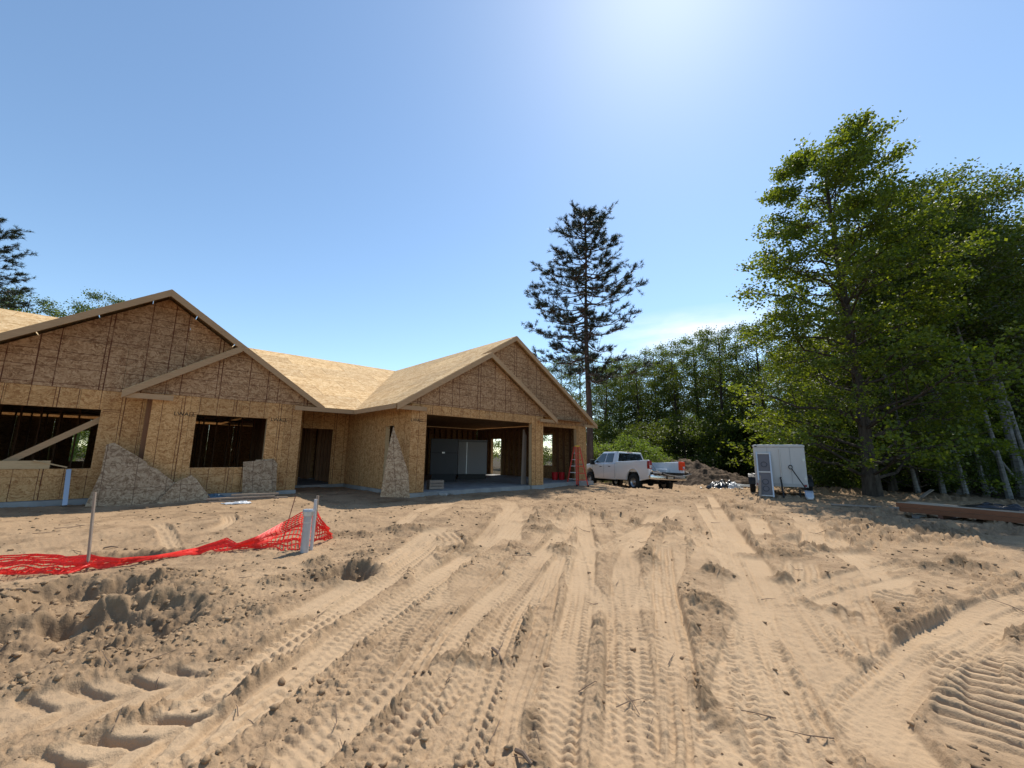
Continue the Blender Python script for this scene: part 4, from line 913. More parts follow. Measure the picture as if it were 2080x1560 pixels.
def b_unit(root, w, zt, d):
    MB().box(0, w, 0, d, .24, zt - .07).build('case', gy2, root, False, .01)
    MB().box(.0, w * .29, -.012, -.001, .25, zt - .12).build('door_panel', gy, root, False, .004); MB().box(w * .30, w * .995, -.012, -.001, .25, zt - .12).build('door_panel', gy, root, False, .004)
    MB().box(-.02, w + .03, -.03, d, zt - .068, zt).build('top', gy2, root, False, .01); MB().box(.03, w - .03, .02, d, 0, .238).build('plinth', mat_black, root)
    MB().box(w * .285, w * .305, -.02, -.013, .25, zt - .12).build('joint_strip', mat_metal, root)
crate_at('wrapped_load', (872, 979), (928, 979), 1.83, .7, None, 'large dark wrapped load with a strap standing at the left inside the garage', 'load', b_dark)
crate_at('panel_unit', (929, 973.5), (988, 973.5), 1.86, .6, None, 'tall grey two-panel unit on a black plinth inside the garage', 'cabinet', b_unit)
# boards propped inside the right jamb of the wide bay
pb = empty('leaning_boards', gnd(1062, 984, -.012), R(90) - AZ); tag(pb, 'long weathered boards propped upright inside the wide garage bay beside the right jamb', 'boards')
for k in range(3): MB().bar((-.06 + .09 * k, .0, 0.0), (.06 + .05 * k, .02, 2.2 - .1 * k), .085, .03, (0, 1, 0)).build('board', mat_grey_wood, pb)
# rubble and block at the left foot of the wide bay
br_ = random.Random(9)
rub = empty('rubble_heap', drop(885, 1006)); tag(rub, 'broken concrete chunks heaped at the left foot of the wide garage bay', 'rubble')
for k in range(13):
    s_ = br_.uniform(.07, .2); c_ = Vector((br_.uniform(-.3, .5), br_.uniform(-.12, .16), s_ * .35)); bmx = bmesh.new(); bmesh.ops.create_icosphere(bmx, subdivisions=1, radius=s_)
    for v_ in bmx.verts: v_.co = Vector((v_.co.x * 1.3, v_.co.y, v_.co.z * .6)) * br_.uniform(.75, 1.2) + c_
    me_ = bpy.data.meshes.new('chunk'); bmx.to_mesh(me_); bmx.free(); link('chunk', me_, rub, mat_conc)
rl_ = empty('paper_roll', HW(7.10, vD + .34, -.012)); tag(rl_, 'white roll standing against the left jamb inside the wide garage bay', 'roll')
MB().tube([(0, 0, 0), (0.0, 0, .62)], .075, 16).build('roll', M_('white_roll', (.55, .56, .57), .7), rl_, True); MB().tube([(0, 0, .621), (0, 0, .626)], .03, 12).build('core', mat_black, rl_)
crt = empty('wooden_crate', HW(7.55, vD + .55, -.012), R(30)); tag(crt, 'small low wooden crate on the slab just inside the wide garage bay', 'crate')
for k in range(3): MB().box(0, .5, -.012, .008, .02 + .1 * k, .10 + .1 * k).build('slat', mat_grey_wood, crt)
for k in range(3): MB().box(0, .5, .30, .32, .02 + .1 * k, .10 + .1 * k).build('slat', mat_grey_wood, crt)
for a_ in (0.01, .46): MB().box(a_, a_ + .03, .01, .298, 0, .31).build('end_board', mat_grey_wood, crt)

# ------------------------------------------------------------------ board scraps leaning on the front wall
def lean(name, label, pts, v0, v1, ztop, mat, cat='board', thick=.014, group=None):
    """outline given as photo pixels, on a plane leaning from v0 at the ground to v1 at ztop"""
    w3 = []
    for px, py in pts:
        r = ray(px, py); ru, rv = UV(r); v = v0
        for _ in range(30):
            t_ = v / rv; z = ZC + r.z * t_; v = v0 + (v1 - v0) * max(-.1, min(1.2, (z + .15) / (ztop + .15)))
        t_ = v / rv; w3.append(Vector((ru * t_, v, ZC + r.z * t_)))
    lo_ = min(w3, key=lambda p: p.z); off = Vector((sum(p.x for p in w3) / len(w3), v0, lo_.z))
    o = MB(off=off).extrude(w3, (0, -thick, 0)).build(name, mat); o.location = HW(off.x, off.y, off.z); o.rotation_euler = (0, 0, R(90) - AZ)
    tag(o, label, cat, group); return o
lean('strand_board_scrap', 'largest weathered strand board scrap, peaked, leaning beside the left window', [(172, 1029), (205, 960), (216, 903), (232, 899), (296, 937), (301, 945), (318, 952), (352, 978), (378, 1000), (392, 1027)], 14.1, 14.52, 1.35, mat_osb_w)
lean('strand_board_scrap', 'small tilted square strand board scrap lying against the largest scrap', [(318, 1022), (356, 980), (388, 965), (398, 972), (428, 1012), (392, 1024), (350, 1027)], 13.98, 14.36, .8, mat_osb_w)
lean('strand_board_scrap', 'square grey strand board scrap, front one under the right window', [(491, 1010), (494, 938), (520, 936), (552, 935), (552, 1010)], 14.2, 14.56, 1.0, mat_osb_w)
lean('strand_board_scrap', 'narrow strand board scrap, rear one under the right window', [(515, 1008), (519, 934), (556, 932), (563, 942), (560, 1008)], 14.30, 14.578, 1.0, mat_osb_w)
lean('strand_board_scrap', 'tall pointed strand board scrap leaning by the garage side door', [(772, 1009), (790, 905), (799, 866), (803, 880), (812, 905), (818, 925), (829, 960), (832, 1011)], 10.9, 11.40, 2.0, mat_osb_w)
# galvanised leg propped at the left window
q0, q1 = on_v(131.5, 1027, 14.4), on_v(140, 954, 14.9)
o = MB(off=(q0[0], 14.4, q0[1])).bar((q0[0], 14.4, q0[1]), (q1[0], 14.9, q1[1]), .085, .04, (0, 1, 0)).build('metal_channel', mat_metal); o.location = HW(q0[0], 14.4, q0[1]); o.rotation_euler = (0, 0, R(90) - AZ)
tag(o, 'grey galvanised channel propped below the left window', 'channel')
# brace across the left window
b0, b1 = (-2.75, vA + .20, .40), (on_v(204, 851, vA + .2)[0] + .02, vA + .20, on_v(204, 851, vA + .2)[1])
s_ = (on_v(204, 851, vA + .2)[1] - on_v(5, 941, vA + .2)[1]) / (on_v(204, 851, vA + .2)[0] - on_v(5, 941, vA + .2)[0])
b0 = (-2.6, vA + .2, b1[2] - s_ * (b1[0] + 2.6))
HB().bar(b0, b1, .04, .14, (0, 0, 1)).build('window_brace', mat_rake, house)
pk = empty('sill_planks', HW(-1.75, vA + .06, W1[2]), R(90) - AZ); tag(pk, 'pale planks resting on the sill of the left window', 'planks')
MB().bar((-.9, -.06, .10), (.50, -.05, .10), .035, .19, (0, 0, 1)).build('plank', mat_lumber, pk); MB().bar((.22, -.02, .20), (.78, .06, .03), .19, .03, (0, 0, 1)).build('plank', mat_lumber, pk)
# offcuts on the ground under the right window
sc = empty('lumber_scraps', drop(492, 1018)); tag(sc, 'loose lumber scraps and torn wrap on the ground under the right window', 'scraps')
for k, (a_, b_, w_) in enumerate((((-.9, .25, .10), (.9, -.35, .10), .14), ((-.8, .1, .03), (1.0, -.3, .05), .12), ((-.4, .35, .17), (.95, -.2, .16), .10), ((-1.1, .5, .02), (-.2, -.1, .04), .09), ((.3, .25, .06), (1.15, -.05, .03), .12))):
    d_ = HW(1, 0) ; MB().bar(Vector((d_.x * a_[0] + .1 * a_[1], d_.y * a_[0] + a_[1] * .5, a_[2])), Vector((d_.x * b_[0] + .1 * b_[1], d_.y * b_[0] + b_[1] * .5, b_[2])), w_, .04).build('offcut', mat_grey_wood, sc)
def crumple(name, c, rx, ry, hz, mat, label, cat, seed, rot=0, n=26, freq=3.0):
    """a sheet of film or cloth lying in folds"""
    g = np.linspace(-1, 1, n); X_, Y_ = np.meshgrid(g, g); e = np.sqrt(X_ ** 2 + Y_ ** 2)
    wob = 1 + .35 * fbm(X_ * 1 + seed, Y_ + seed * 2, 1.3, 2)
    Z_ = hz * np.clip(1 - e ** 3, 0, 1) * (.45 + 1.1 * np.abs(fbm(X_ + seed * 3.1, Y_ - seed, freq, 3))) + .012 + .02 * np.abs(fbm(X_ - seed, Y_, freq * 2.2, 2))
    cs, sn = math.cos(rot), math.sin(rot); wx, wy = X_ * rx * wob, Y_ * ry * wob; px_, py_ = wx * cs - wy * sn, wx * sn + wy * cs
    gz_ = np.array([[ghz(c[0] + a, c[1] + b_) for a, b_ in zip(r1, r2)] for r1, r2 in zip(px_, py_)])
    V_ = np.stack([px_.ravel(), py_.ravel(), (Z_ + gz_ - c[2]).ravel()], 1)
    i_ = (np.arange(n - 1)[:, None] * n + np.arange(n - 1)[None]).ravel(); q_ = np.stack([i_, i_ + 1, i_ + 1 + n, i_ + n], 1)
    o_ = link(name, np_mesh(name, V_, q_, True), None, mat); o_.location = c
    sm = o_.modifiers.new('solid', 'SOLIDIFY'); sm.thickness = .004
    return tag(o_, label, cat)
film = M_('white_film', (.48, .50, .52), .35); bfilm = M_('black_film', (.012, .012, .014), .28, spec=.6); blfilm = M_('blue_film', (.10, .17, .22), .4)
p = drop(14, 1028); crumple('house_wrap', (p.x, p.y, p.z), .6, .22, .14, film, 'crumpled white house wrap on the ground at the left edge below the window', 'wrap', 2, R(40))
p = drop(432, 1014); crumple('plastic_scrap', (p.x, p.y, p.z), .28, .18, .12, blfilm, 'dull blue plastic scrap on the ground beside the lumber scraps', 'plastic', 5, R(40))
p = drop(482, 1024); crumple('plastic_scrap', (p.x, p.y, p.z), .3, .10, .05, film, 'white plastic scrap on the sand under the right window', 'plastic', 6, R(40))
p = drop(70, 1026); crumple('sand_bag', (p.x, p.y, p.z), .5, .2, .16, M_('tan_paper', (.36, .25, .16), .9), 'tan paper bag slumped against the footing below the left window', 'bag', 8, R(42))

# ------------------------------------------------------------------ well casing, stakes, rod and orange net
wc = on_ground(617, 1122); well = empty('well_casing', wc); tag(well, 'grey capped well casing pipe standing in front of the orange net', 'pipe')
galv = M_('grey_casing', (.40, .42, .45), .4, .35); t = NT(galv); t.base(t.ramp(t.noise(t.coord(scale=(1, 1, .4)), 6, 5), [(.3, (.33, .35, .38)), (.7, (.47, .49, .52))]))
tilt = Vector((.015, .02, 1)).normalized(); hp = .61
MB().tube([Vector((0, 0, -.3)), tilt * hp], .060, 28).build('pipe', galv, well, True)
MB().tube([tilt * (hp - .06), tilt * (hp + .005)], .076, 28).build('cap_skirt', mat_metal, well, True); MB().tube([tilt * (hp + .005), tilt * (hp + .035)], [.086, .080], 28).build('cap', galv, well, True)
MB().tube([tilt * (hp - .17), tilt * (hp - .155)], .063, 28).build('band', mat_metal, well, True)
for k in range(5):
    a = k * 1.26; q_ = tilt * hp + Vector((math.cos(a) * .076, math.sin(a) * .076, -.03)); MB().tube([q_, q_ + Vector((0, 0, .072))], .007, 6).build('cap_bolt', mat_metal, well)
def stake(name, pb_, pt_, w, mat, label, cat='stake', back=0.0, sink=.25):
    a = on_ground(*pb_); top = at_y(*pt_, a.y + back); root = a
    o_ = MB(off=a).bar(a - (top - a).normalized() * sink, top, w, w * .85, (0, 1, 0)).build(name, mat, None, False, .003); o_.location = a; return tag(o_, label, cat)
stake('wooden_stake', (177, 1158), (193, 1000), .028, mat_grey_wood, 'thin grey wooden stake piercing the orange net on the left')
stake('wooden_stake', (633, 1112), (645.5, 1007), .040, mat_grey_wood, 'taller wooden stake behind the well casing holding up the net')
cdt = on_ground(632, 1117); o = MB(off=cdt).tube([cdt + Vector((0, 0, -.2)), at_y(641.5, 1014, cdt.y + .02)], .024, 14).build('conduit', M_('grey_conduit', (.48, .47, .47), .4), None, True); o.location = cdt
tag(o, 'pale grey conduit standing close against the well casing', 'conduit')
rod = on_ground(571, 1100); o = MB(off=rod).tube([rod + Vector((0, 0, -.1)), at_y(600.5, 1007, rod.y + .35)], .007, 6).build('marker_rod', M_('red_brown_rod', (.16, .04, .03), .6), None, True); o.location = rod
tag(o, 'thin rust red rod leaning left of the well casing', 'rod')

def make_net():
    # stations: photo pixel of the net's lower edge, pixel of the upper edge, height of the upper edge, folds
    st = [((-130, 1212), (-120, 1148), .10, .10), ((-40, 1190), (-30, 1134), .10, .10), ((60, 1178), (60, 1131), .09, .10), ((130, 1170), (130, 1134), .08, .09), ((178, 1162), (186, 1127), .17, .06), ((240, 1152), (245, 1136), .10, .05), ((320, 1140), (325, 1128), .06, .05),
          ((400, 1128), (405, 1112), .06, .05), ((455, 1121), (462, 1093), .15, .05), ((480, 1118), (482, 1106), .09, .05), ((520, 1117), (523, 1091), .19, .06), ((570, 1118), (575, 1062), .34, .07), ((606, 1117), (612, 1042), .48, .07), ((634, 1110), (640, 1034), .54, .05), ((655, 1104), (650, 1052), .42, .06), ((676, 1094), (664, 1072), .26, .06)]
    S_ = []
    for (bp_, tp_, zt, am) in st:
        a = on_ground(*bp_); r = ray(*tp_); zt_ = a.z + zt; tpt = Vector((0, 0, ZC)) + r * ((zt_ - ZC) / r.z)
        if (tpt - a).length > 1.2: tpt = a + (tpt - a).normalized() * 1.2; 
        S_.append((a, tpt, am))
    # resample along the run
    dist = [0]
    for i in range(1, len(S_)): dist.append(dist[-1] + (S_[i][0] - S_[i - 1][0]).length)
    cell = .075; N = int(dist[-1] / cell * 1.25); rows = 15
    P = np.zeros((N * 2 + 1, rows * 3 + 1, 3))
    A = np.array([s[0] for s in S_]); B = np.array([s[1] for s in S_]); AM = np.array([s[2] for s in S_]); ds = np.array(dist)
    for i in range(P.shape[0]):
        s = dist[-1] * i / (P.shape[0] - 1); a = np.array([np.interp(s, ds, A[:, k]) for k in range(3)]); b_ = np.array([np.interp(s, ds, B[:, k]) for k in range(3)]); am = np.interp(s, ds, AM)
        for j in range(P.shape[1]):
            t_ = j / (P.shape[1] - 1)
            n_ = float(fbm(np.array([s * 2.3]), np.array([t_ * 2.0 + 3]), 1.0, 3)[0]); n2_ = float(fbm(np.array([s * 3.1 + 9]), np.array([t_ * 3.0]), 1.2, 3)[0])
            q = a + (b_ - a) * (t_ + .10 * math.sin(t_ * 12.5 + 5 * n_) * (1 - t_) * 1.2)
            q = q + np.array([.35 * n2_ * am, am * (n_ * 1.3 + .5 * math.sin(t_ * 13 + s * 2)), am * (.35 + 1.2 * n2_) * (1 - .7 * t_)])
            q[2] = max(q[2], ghz(q[0], q[1]) + .012); P[i, j] = q
    Vv = []; Ff = []
    def ribbon(pts, w):
        pts = [Vector(p_) for p_ in pts]; b0_ = len(Vv)
        for i, p_ in enumerate(pts):
            d = (pts[min(i + 1, len(pts) - 1)] - pts[max(i - 1, 0)]).normalized(); sd_ = d.cross(Vector((.25, -1, .35))); sd_ = sd_.normalized() * w / 2 if sd_.length > 1e-4 else Vector((0, 0, w / 2))
            Vv.append(p_ - sd_); Vv.append(p_ + sd_)
        for i in range(len(pts) - 1): Ff.append((b0_ + 2 * i, b0_ + 2 * i + 1, b0_ + 2 * i + 3, b0_ + 2 * i + 2))
    for j in range(0, P.shape[1], 3): ribbon(P[:, j], .019)
    for i in range(0, P.shape[0], 2): ribbon(P[i, :], .016)
    orange = M_('net_orange', (.90, .070, .045), .45); t = NT(orange); tr = t.new('ShaderNodeBsdfTranslucent'); tr.inputs['Color'].default_value = (1.0, .14, .06, 1); mx = t.new('ShaderNodeMixShader'); mx.inputs[0].default_value = .40
    ou = t.n['Material Output']; t.l.new(t.b.outputs[0], mx.inputs[1]); t.l.new(tr.outputs[0], mx.inputs[2]); t.l.new(mx.outputs[0], ou.inputs['Surface'])
    off = S_[6][0]; me = bpy.data.meshes.new('safety_net'); me.from_pydata([tuple(Vector(p_) - off) for p_ in Vv], [], Ff)
    o_ = link('safety_net', me, None, orange); o_.location = off; sm = o_.modifiers.new('solid', 'SOLIDIFY'); sm.thickness = .0025
    tag(o_, 'collapsed bright orange safety net trailing between stakes and the well casing', 'net')
make_net()

# ------------------------------------------------------------------ enclosed trailer and the things propped on it
def make_trailer():
    Yf = 16.3; a = at_y(1536, 986, Yf); b_ = at_y(1642, 988, Yf - .85); top = at_y(1526, 903, Yf)
    g = ghz(a.x + 1, a.y); w = (b_ - a).length; z0 = a.z; z1 = top.z
    root = empty('cargo_trailer', (a.x, a.y, g), math.atan2(b_.y - a.y, b_.x - a.x)); tag(root, 'old white enclosed cargo trailer parked under the big leafy tree', 'trailer')
    wt = M_('trailer_white', (.56, .56, .55), .45); t = NT(wt); t.base(t.mix(t.math('MULTIPLY', t.noise(t.coord(scale=(1, 1, .25)), 2.2, 6), .6), (.60, .60, .59), (.33, .31, .28)))
    h0, h1 = z0 - g, z1 - g; L = 3.0
    MB().box(0, w, 0, L, h0, h1 - .10).build('box_body', wt, root, False, .03)
    MB().extrude([(-.02, -.02, h1 - .10), (w + .02, -.02, h1 - .10), (w + .02, -.02, h1 - .04), (w - .06, -.02, h1), (.06, -.02, h1), (-.02, -.02, h1 - .04)], (0, L + .04, 0)).build('roof_cap', wt, root, True, .03)
    gm = M_('trailer_trim', (.40, .40, .39), .5)
    MB().box(-.01, w + .01, -.015, .01, h0, h0 + .12).build('sill_rail', gm, root); MB().box(.45, .47, -.012, .0, h0 + .12, h1 - .12).build('door_seam', gm, root); MB().box(w - .48, w - .46, -.012, .0, h0 + .12, h1 - .12).build('door_seam', gm, root)
    MB().box(.05, .13, -.025, -.012, h1 - .09, h1 - .05).build('marker_lamp', mat_black, root)
    for hz_ in (.25, .95): MB().box(w - .10, w - .02, -.022, -.002, h0 + hz_, h0 + hz_ + .10).build('hinge', mat_metal, root)
    MB().tube([(w * .52, -.03, h0 + .15), (w * .52, -.03, h1 - .18)], .012, 8).build('lock_rod', mat_metal, root)
    for x_ in (.04, w - .12): MB().box(x_, x_ + .08, -.02, -.015, h0 + .02, h0 + .09).build('tail_lamp', M_('dull_red_lamp', (.25, .02, .02), .4), root)
    for sx, x_ in ((-1, -.14), (1, w + .14)):
        Mx = Matrix.Translation((x_, 1.6, .36)) @ Matrix.Rotation(R(90), 4, 'Y'); wo = MB().lathe([(.2, -.1), (.33, -.1), (.36, -.06), (.36, .06), (.33, .1), (.2, .1)], 28, Mx).build('wheel', mat_rubber, root, True)
        MB().lathe([(.21, -.07), (.1, -.05), (0, -.05)], 20, Mx).build('rim', mat_metal, wo, True); MB().lathe([(.21, .07), (.1, .05), (0, .05)], 20, Mx).build('rim', mat_metal, wo, True)
        MB().extrude([(x_ - .13, 1.6 + .46 * math.cos(k), .36 + .44 * math.sin(k)) for k in np.linspace(0, math.pi, 10)] + [(x_ - .13, 1.6 + .42 * math.cos(k), .36 + .40 * math.sin(k)) for k in np.linspace(math.pi, 0, 10)], (.26, 0, 0)).build('mudguard', mat_black, root)
    MB().tube([(-.1, 1.6, .36), (w + .1, 1.6, .36)], .04, 8).build('axle', mat_black, root); [MB().box(q_, q_ + .08, .0, L, h0 - .1, h0 - .002).build('chassis_rail', mat_black, root) for q_ in (.1, w - .18)]
    [MB().box(q_, q_ + .06, .05, .11, 0.0, h0 - .101).build('stand', mat_black, root) for q_ in (.3, w - .3)]
    return root, w, h0, h1, g
tr_, TW, TH0, TH1, TG = make_trailer()
def by_trailer(name, label, cat, x0):
    o_ = empty(name, tr_.matrix_basis @ Vector((x0, 0, 0)), tr_.rotation_euler.z); return tag(o_, label, cat)
fr = by_trailer('framed_screen', 'narrow aluminium frame with two dark mesh panels leaning on the trailer', 'frame', .10)
dz = lambda f: Vector((0, -.42 + .38 * f, 1.66 * f)); dkm = M_('dark_mesh', (.16, .145, .15), .5, .1)
for x_ in (0, .44): MB().bar(dz(0) + Vector((x_, 0, .0)), dz(1) + Vector((x_, 0, 0)), .05, .05, (0, 1, 0)).build('rail', mat_alu, fr)
for f in (.03, .55, .97): MB().bar(dz(f) + Vector((.026, 0, 0)), dz(f) + Vector((.414, 0, 0)), .045, .04, (0, 1, 0)).build('crossbar', mat_alu, fr)
for f0, f1 in ((.05, .53), (.57, .95)):
    a, b_ = dz(f0), dz(f1); MB().extrude([a + Vector((.03, .01, 0)), a + Vector((.41, .01, 0)), b_ + Vector((.41, .01, 0)), b_ + Vector((.03, .01, 0))], (0, .012, 0)).build('panel', dkm, fr)
for cz in (.18, .33, .72):
    c_ = dz(cz) + Vector((.22, -.005, 0)); MB().lathe([(.085, 0), (.11, 0), (.11, .004), (.085, .004), (.085, 0)], 20, Matrix.Translation(c_) @ Matrix.Rotation(R(72), 4, 'X')).build('ring_mark', M_('ring_grey', (.07, .065, .075), .6), fr)
bd = by_trailer('leaning_plank', 'weathered plank standing just left of the framed screen on the trailer', 'plank', .12)
MB().bar((-.02, -.55, 0), (.04, -.10, 1.05), .09, .03, (0, 1, 0)).build('plank', mat_grey_wood, bd)
sh = by_trailer('shovel', 'black handled shovel with a pale blade leaning on the trailer', 'shovel', 1.62)
s0_, s1_ = Vector((0, -.5, .22)), Vector((-.42, -.05, 1.05)); MB().tube([s0_, s1_], .018, 8).build('shaft', mat_black, sh)
MB().tube([s1_ + Vector((.06 * math.cos(a) - .03, 0, .07 * math.sin(a) + .06)) for a in np.linspace(0, 2 * math.pi, 14)], .014, 6).build('grip', mat_black, sh)
MB().add([Vector((x_ * (1 - .25 * (k == 3)), -.5 - .06 * k + .03 * abs(x_ * 6), .30 - .10 * k)) for k in range(4) for x_ in (-.13, -.05, .05, .13)], [(4 * k + i, 4 * k + i + 1, 4 * k + i + 5, 4 * k + i + 4) for k in range(3) for i in range(3)]).build('blade', mat_alu, sh, True).modifiers.new('solid', 'SOLIDIFY').thickness = .006
sh2 = by_trailer('pry_bar', 'short dark bar standing against the trailer left of the shovel', 'bar', .86)
MB().tube([(0, -.35, 0.0), (-.03, -.12, .62)], .03, 8).build('bar', mat_black, sh2); MB().tube([(-.03, -.12, .62), (-.055, -.09, .70), (-.02, -.05, .72)], .024, 8).build('hook', mat_black, sh2)

# ------------------------------------------------------------------ dirt heaps, tarp pile and stakes at the edge of the wood
mdirt = M_('heap_earth', (.16, .11, .075), .95, spec=.1); t = NT(mdirt); nn = t.noise(t.coord(), 3.5, 6, .7); t.base(t.ramp(nn, [(.3, (.035, .025, .018)), (.5, (.09, .064, .044)), (.72, (.20, .145, .098))])); t.bump(nn, .8, .05)
def heap(px, pyb, pyt, Y, rx, ry, label, seed):
    c = at_y(px, pyb, Y); c.z = ghz(c.x, c.y) - .15; hz = at_y(px, pyt, Y).z - c.z
    n = 70; g = np.linspace(-1, 1, n); X_, Y_ = np.meshgrid(g, g); e = np.sqrt(X_ ** 2 + Y_ ** 2) * (1 + .5 * fbm(X_ + seed, Y_, 1.6, 2))
    Z_ = hz * np.clip(1 - e ** 1.5, 0, 1) * (1 + .35 * fbm(X_ * 1.5 + seed * 2, Y_ * 1.5, 2.0, 4, .6)) + (.30 * np.abs(fbm(X_ + seed, Y_ - seed, 5.0, 4, .65)) + .12 * sstep(.05, .15, fbm(X_ - seed, Y_, 11.0, 2))) * np.clip(1.25 - e, 0, 1)
    i_ = (np.arange(n - 1)[:, None] * n + np.arange(n - 1)[None]).ravel(); q_ = np.stack([i_, i_ + 1, i_ + 1 + n, i_ + n], 1)
    o_ = link('dirt_heap', np_mesh('dirt_heap', np.stack([(X_ * rx).ravel(), (Y_ * ry).ravel(), Z_.ravel()], 1), q_, True), None, mdirt); o_.location = c
    return tag(o_, label, 'dirt heap', 'heaps of dug earth at the edge of the wood')
heap(1392, 985, 938, 28.0, 3.4, 3.0, 'tallest heap of brown dug earth behind the pickup tailgate', 1.0)
heap(1345, 985, 932, 31.0, 2.6, 2.4, 'small earth heap partly hidden behind the pickup bed', 4.0)
heap(1455, 986, 958, 25.5, 3.0, 2.0, 'long low heap of earth between the pickup and the trailer', 7.0)
p = at_y(1470, 982, 21.5); p.z = ghz(p.x, p.y); crumple('tarp_pile', (p.x, p.y, p.z), .85, .5, .55, bfilm, 'black tarpaulin bunched over a pile in front of the earth heaps', 'tarpaulin', 3, 0)
pp = empty('pipe_bundle', (p.x + .55, p.y - .25, p.z)); tag(pp, 'white pipes and scraps lying on the black tarpaulin pile', 'pipes')
for k in range(5): MB().tube([(-.5 + .1 * k, -.2 + .1 * k, .22 + .05 * (k % 3)), (1.0 + .05 * k, .1 + .05 * k, .16 + .06 * (k % 2))], .035, 8).build('pipe', M_('white_pipe', (.6, .6, .58), .5), pp, True)
p = at_y(1490, 985, 20.6); p.z = ghz(p.x, p.y); crumple('clear_film', (p.x, p.y, p.z), .35, .3, .3, film, 'crumpled pale film beside the black tarpaulin pile', 'film', 11, .3)
p = on_ground(1508, 991); orange2 = bpy.data.materials['net_orange']; o = crumple('folded_net', (p.x, p.y, p.z), .75, .5, .10, orange2, 'small heap of orange netting on the sand left of the trailer', 'net', 13, .2, 20, 5.0)
wf = o.modifiers.new('wire', 'WIREFRAME'); wf.thickness = .012; o.modifiers.remove(o.modifiers['solid'])
stake('survey_stake', (1401, 977), (1401, 947), .045, M_('pale_stake', (.55, .42, .36), .8), 'pale survey stake with pink top beside the pickup tailgate', 'stake', 0, .2)

# ------------------------------------------------------------------ stacked beams at the right
a = gnd(1830, 1039, -.27); b_ = gnd(2080, 1064, -.27); d = (b_ - a); d.z = 0; d.normalize(); nrm_ = Vector((-d.y, d.x, 0))
if nrm_.y < 0: nrm_ = -nrm_
stk = empty('beam_stack', (a.x, a.y, ghz(a.x, a.y)), math.atan2(d.y, d.x)); tag(stk, 'stack of long red brown beams on low blocks at the right edge', 'lumber stack')
gz0 = ghz(a.x, a.y); zb_ = -.27 - gz0
sgn = 1 if Vector((-math.sin(stk.rotation_euler.z), math.cos(stk.rotation_euler.z), 0)).dot(nrm_) > 0 else -1
for k in range(2):
    for j in range(5):
        y0_ = sgn * (j * .165); y1_ = y0_ + sgn * .158; x_ = -.03 * ((j * 7 + k * 3) % 4)
        me_ = MB().box(x_, 6.2 + x_, min(y0_, y1_), max(y0_, y1_), zb_ + k * .122, zb_ + k * .122 + .118)
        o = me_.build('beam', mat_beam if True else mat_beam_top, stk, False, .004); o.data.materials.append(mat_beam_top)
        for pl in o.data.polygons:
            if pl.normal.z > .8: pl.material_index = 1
for x_ in (.75, 2.6, 5.4):
    w_ = Vector((a.x, a.y, 0)) + d * x_; hh = ghz(w_.x, w_.y) - gz0 - .03
    MB().box(x_, x_ + .09, min(0, sgn * .85), max(0, sgn * .85), min(hh, zb_ - .05), zb_ - .002).build('skid', M_('skid_wood', (.16, .07, .045), .8), stk)
p_ = Vector((a.x, a.y, 0)) + d * 1.9 + nrm_ * .45
def over_stack(name, mat, x_, y_, rx, ry, hz, label, cat, seed):
    g = 24; gx = np.linspace(-1, 1, g); X_, Y_ = np.meshgrid(gx, gx); e = np.sqrt(X_ ** 2 + Y_ ** 2)
    Z_ = hz * np.clip(1 - e ** 3, 0, 1) * (.4 + 1.2 * np.abs(fbm(X_ + seed, Y_, 2.6, 3))) + .008
    wob = 1 + .35 * fbm(X_ + seed, Y_ + seed, 1.3, 2); i_ = (np.arange(g - 1)[:, None] * g + np.arange(g - 1)[None]).ravel()
    o_ = link(name, np_mesh(name, np.stack([(X_ * rx * wob).ravel(), (Y_ * ry * wob).ravel(), Z_.ravel()], 1), np.stack([i_, i_ + 1, i_ + 1 + g, i_ + g], 1), True), None, mat)
    w_ = Vector((a.x, a.y, gz0)) + d * x_ + nrm_ * y_; o_.location = (w_.x, w_.y, gz0 + zb_ + .245); o_.rotation_euler.z = stk.rotation_euler.z; o_.modifiers.new('solid', 'SOLIDIFY').thickness = .003
    return tag(o_, label, cat)
over_stack('black_wrap', bfilm, 1.75, .62, .65, .17, .15, 'crumpled black plastic wrap lying on top of the beam stack', 'wrap', 3)
over_stack('clear_wrap', film, 2.65, .62, .45, .2, .2, 'shiny pale plastic wrap on the right end of the beam stack', 'wrap', 9)
q0_, q1_ = on_ground(1688, 1027), on_ground(1832, 1037); o = MB(off=q0_).tube([q0_ + Vector((0, 0, .03)), q1_ + Vector((0, 0, .05))], [.035, .045], 10).build('pole', mat_grey_wood, None, True); o.location = q0_; tag(o, 'long grey pole lying on shaded sand left of the beam stack', 'pole')
q0_, q1_ = on_ground(1870, 1012), on_ground(1895, 1006); o = MB(off=q0_).bar(q0_ + Vector((0, 0, .03)), q1_ + Vector((0, 0, .22)), .12, .03).build('plank', mat_grey_wood); o.location = q0_; tag(o, 'short grey plank tilted on the berm behind the beam stack', 'plank')
bl = on_ground(1868, 1052); o = MB(off=bl).box(bl.x - .12, bl.x + .12, bl.y - .1, bl.y + .1, bl.z - .03, bl.z + .09).build('concrete_block', mat_conc, None, False, .015); o.location = bl; tag(o, 'broken concrete block on the sand below the left end of the beams', 'block')

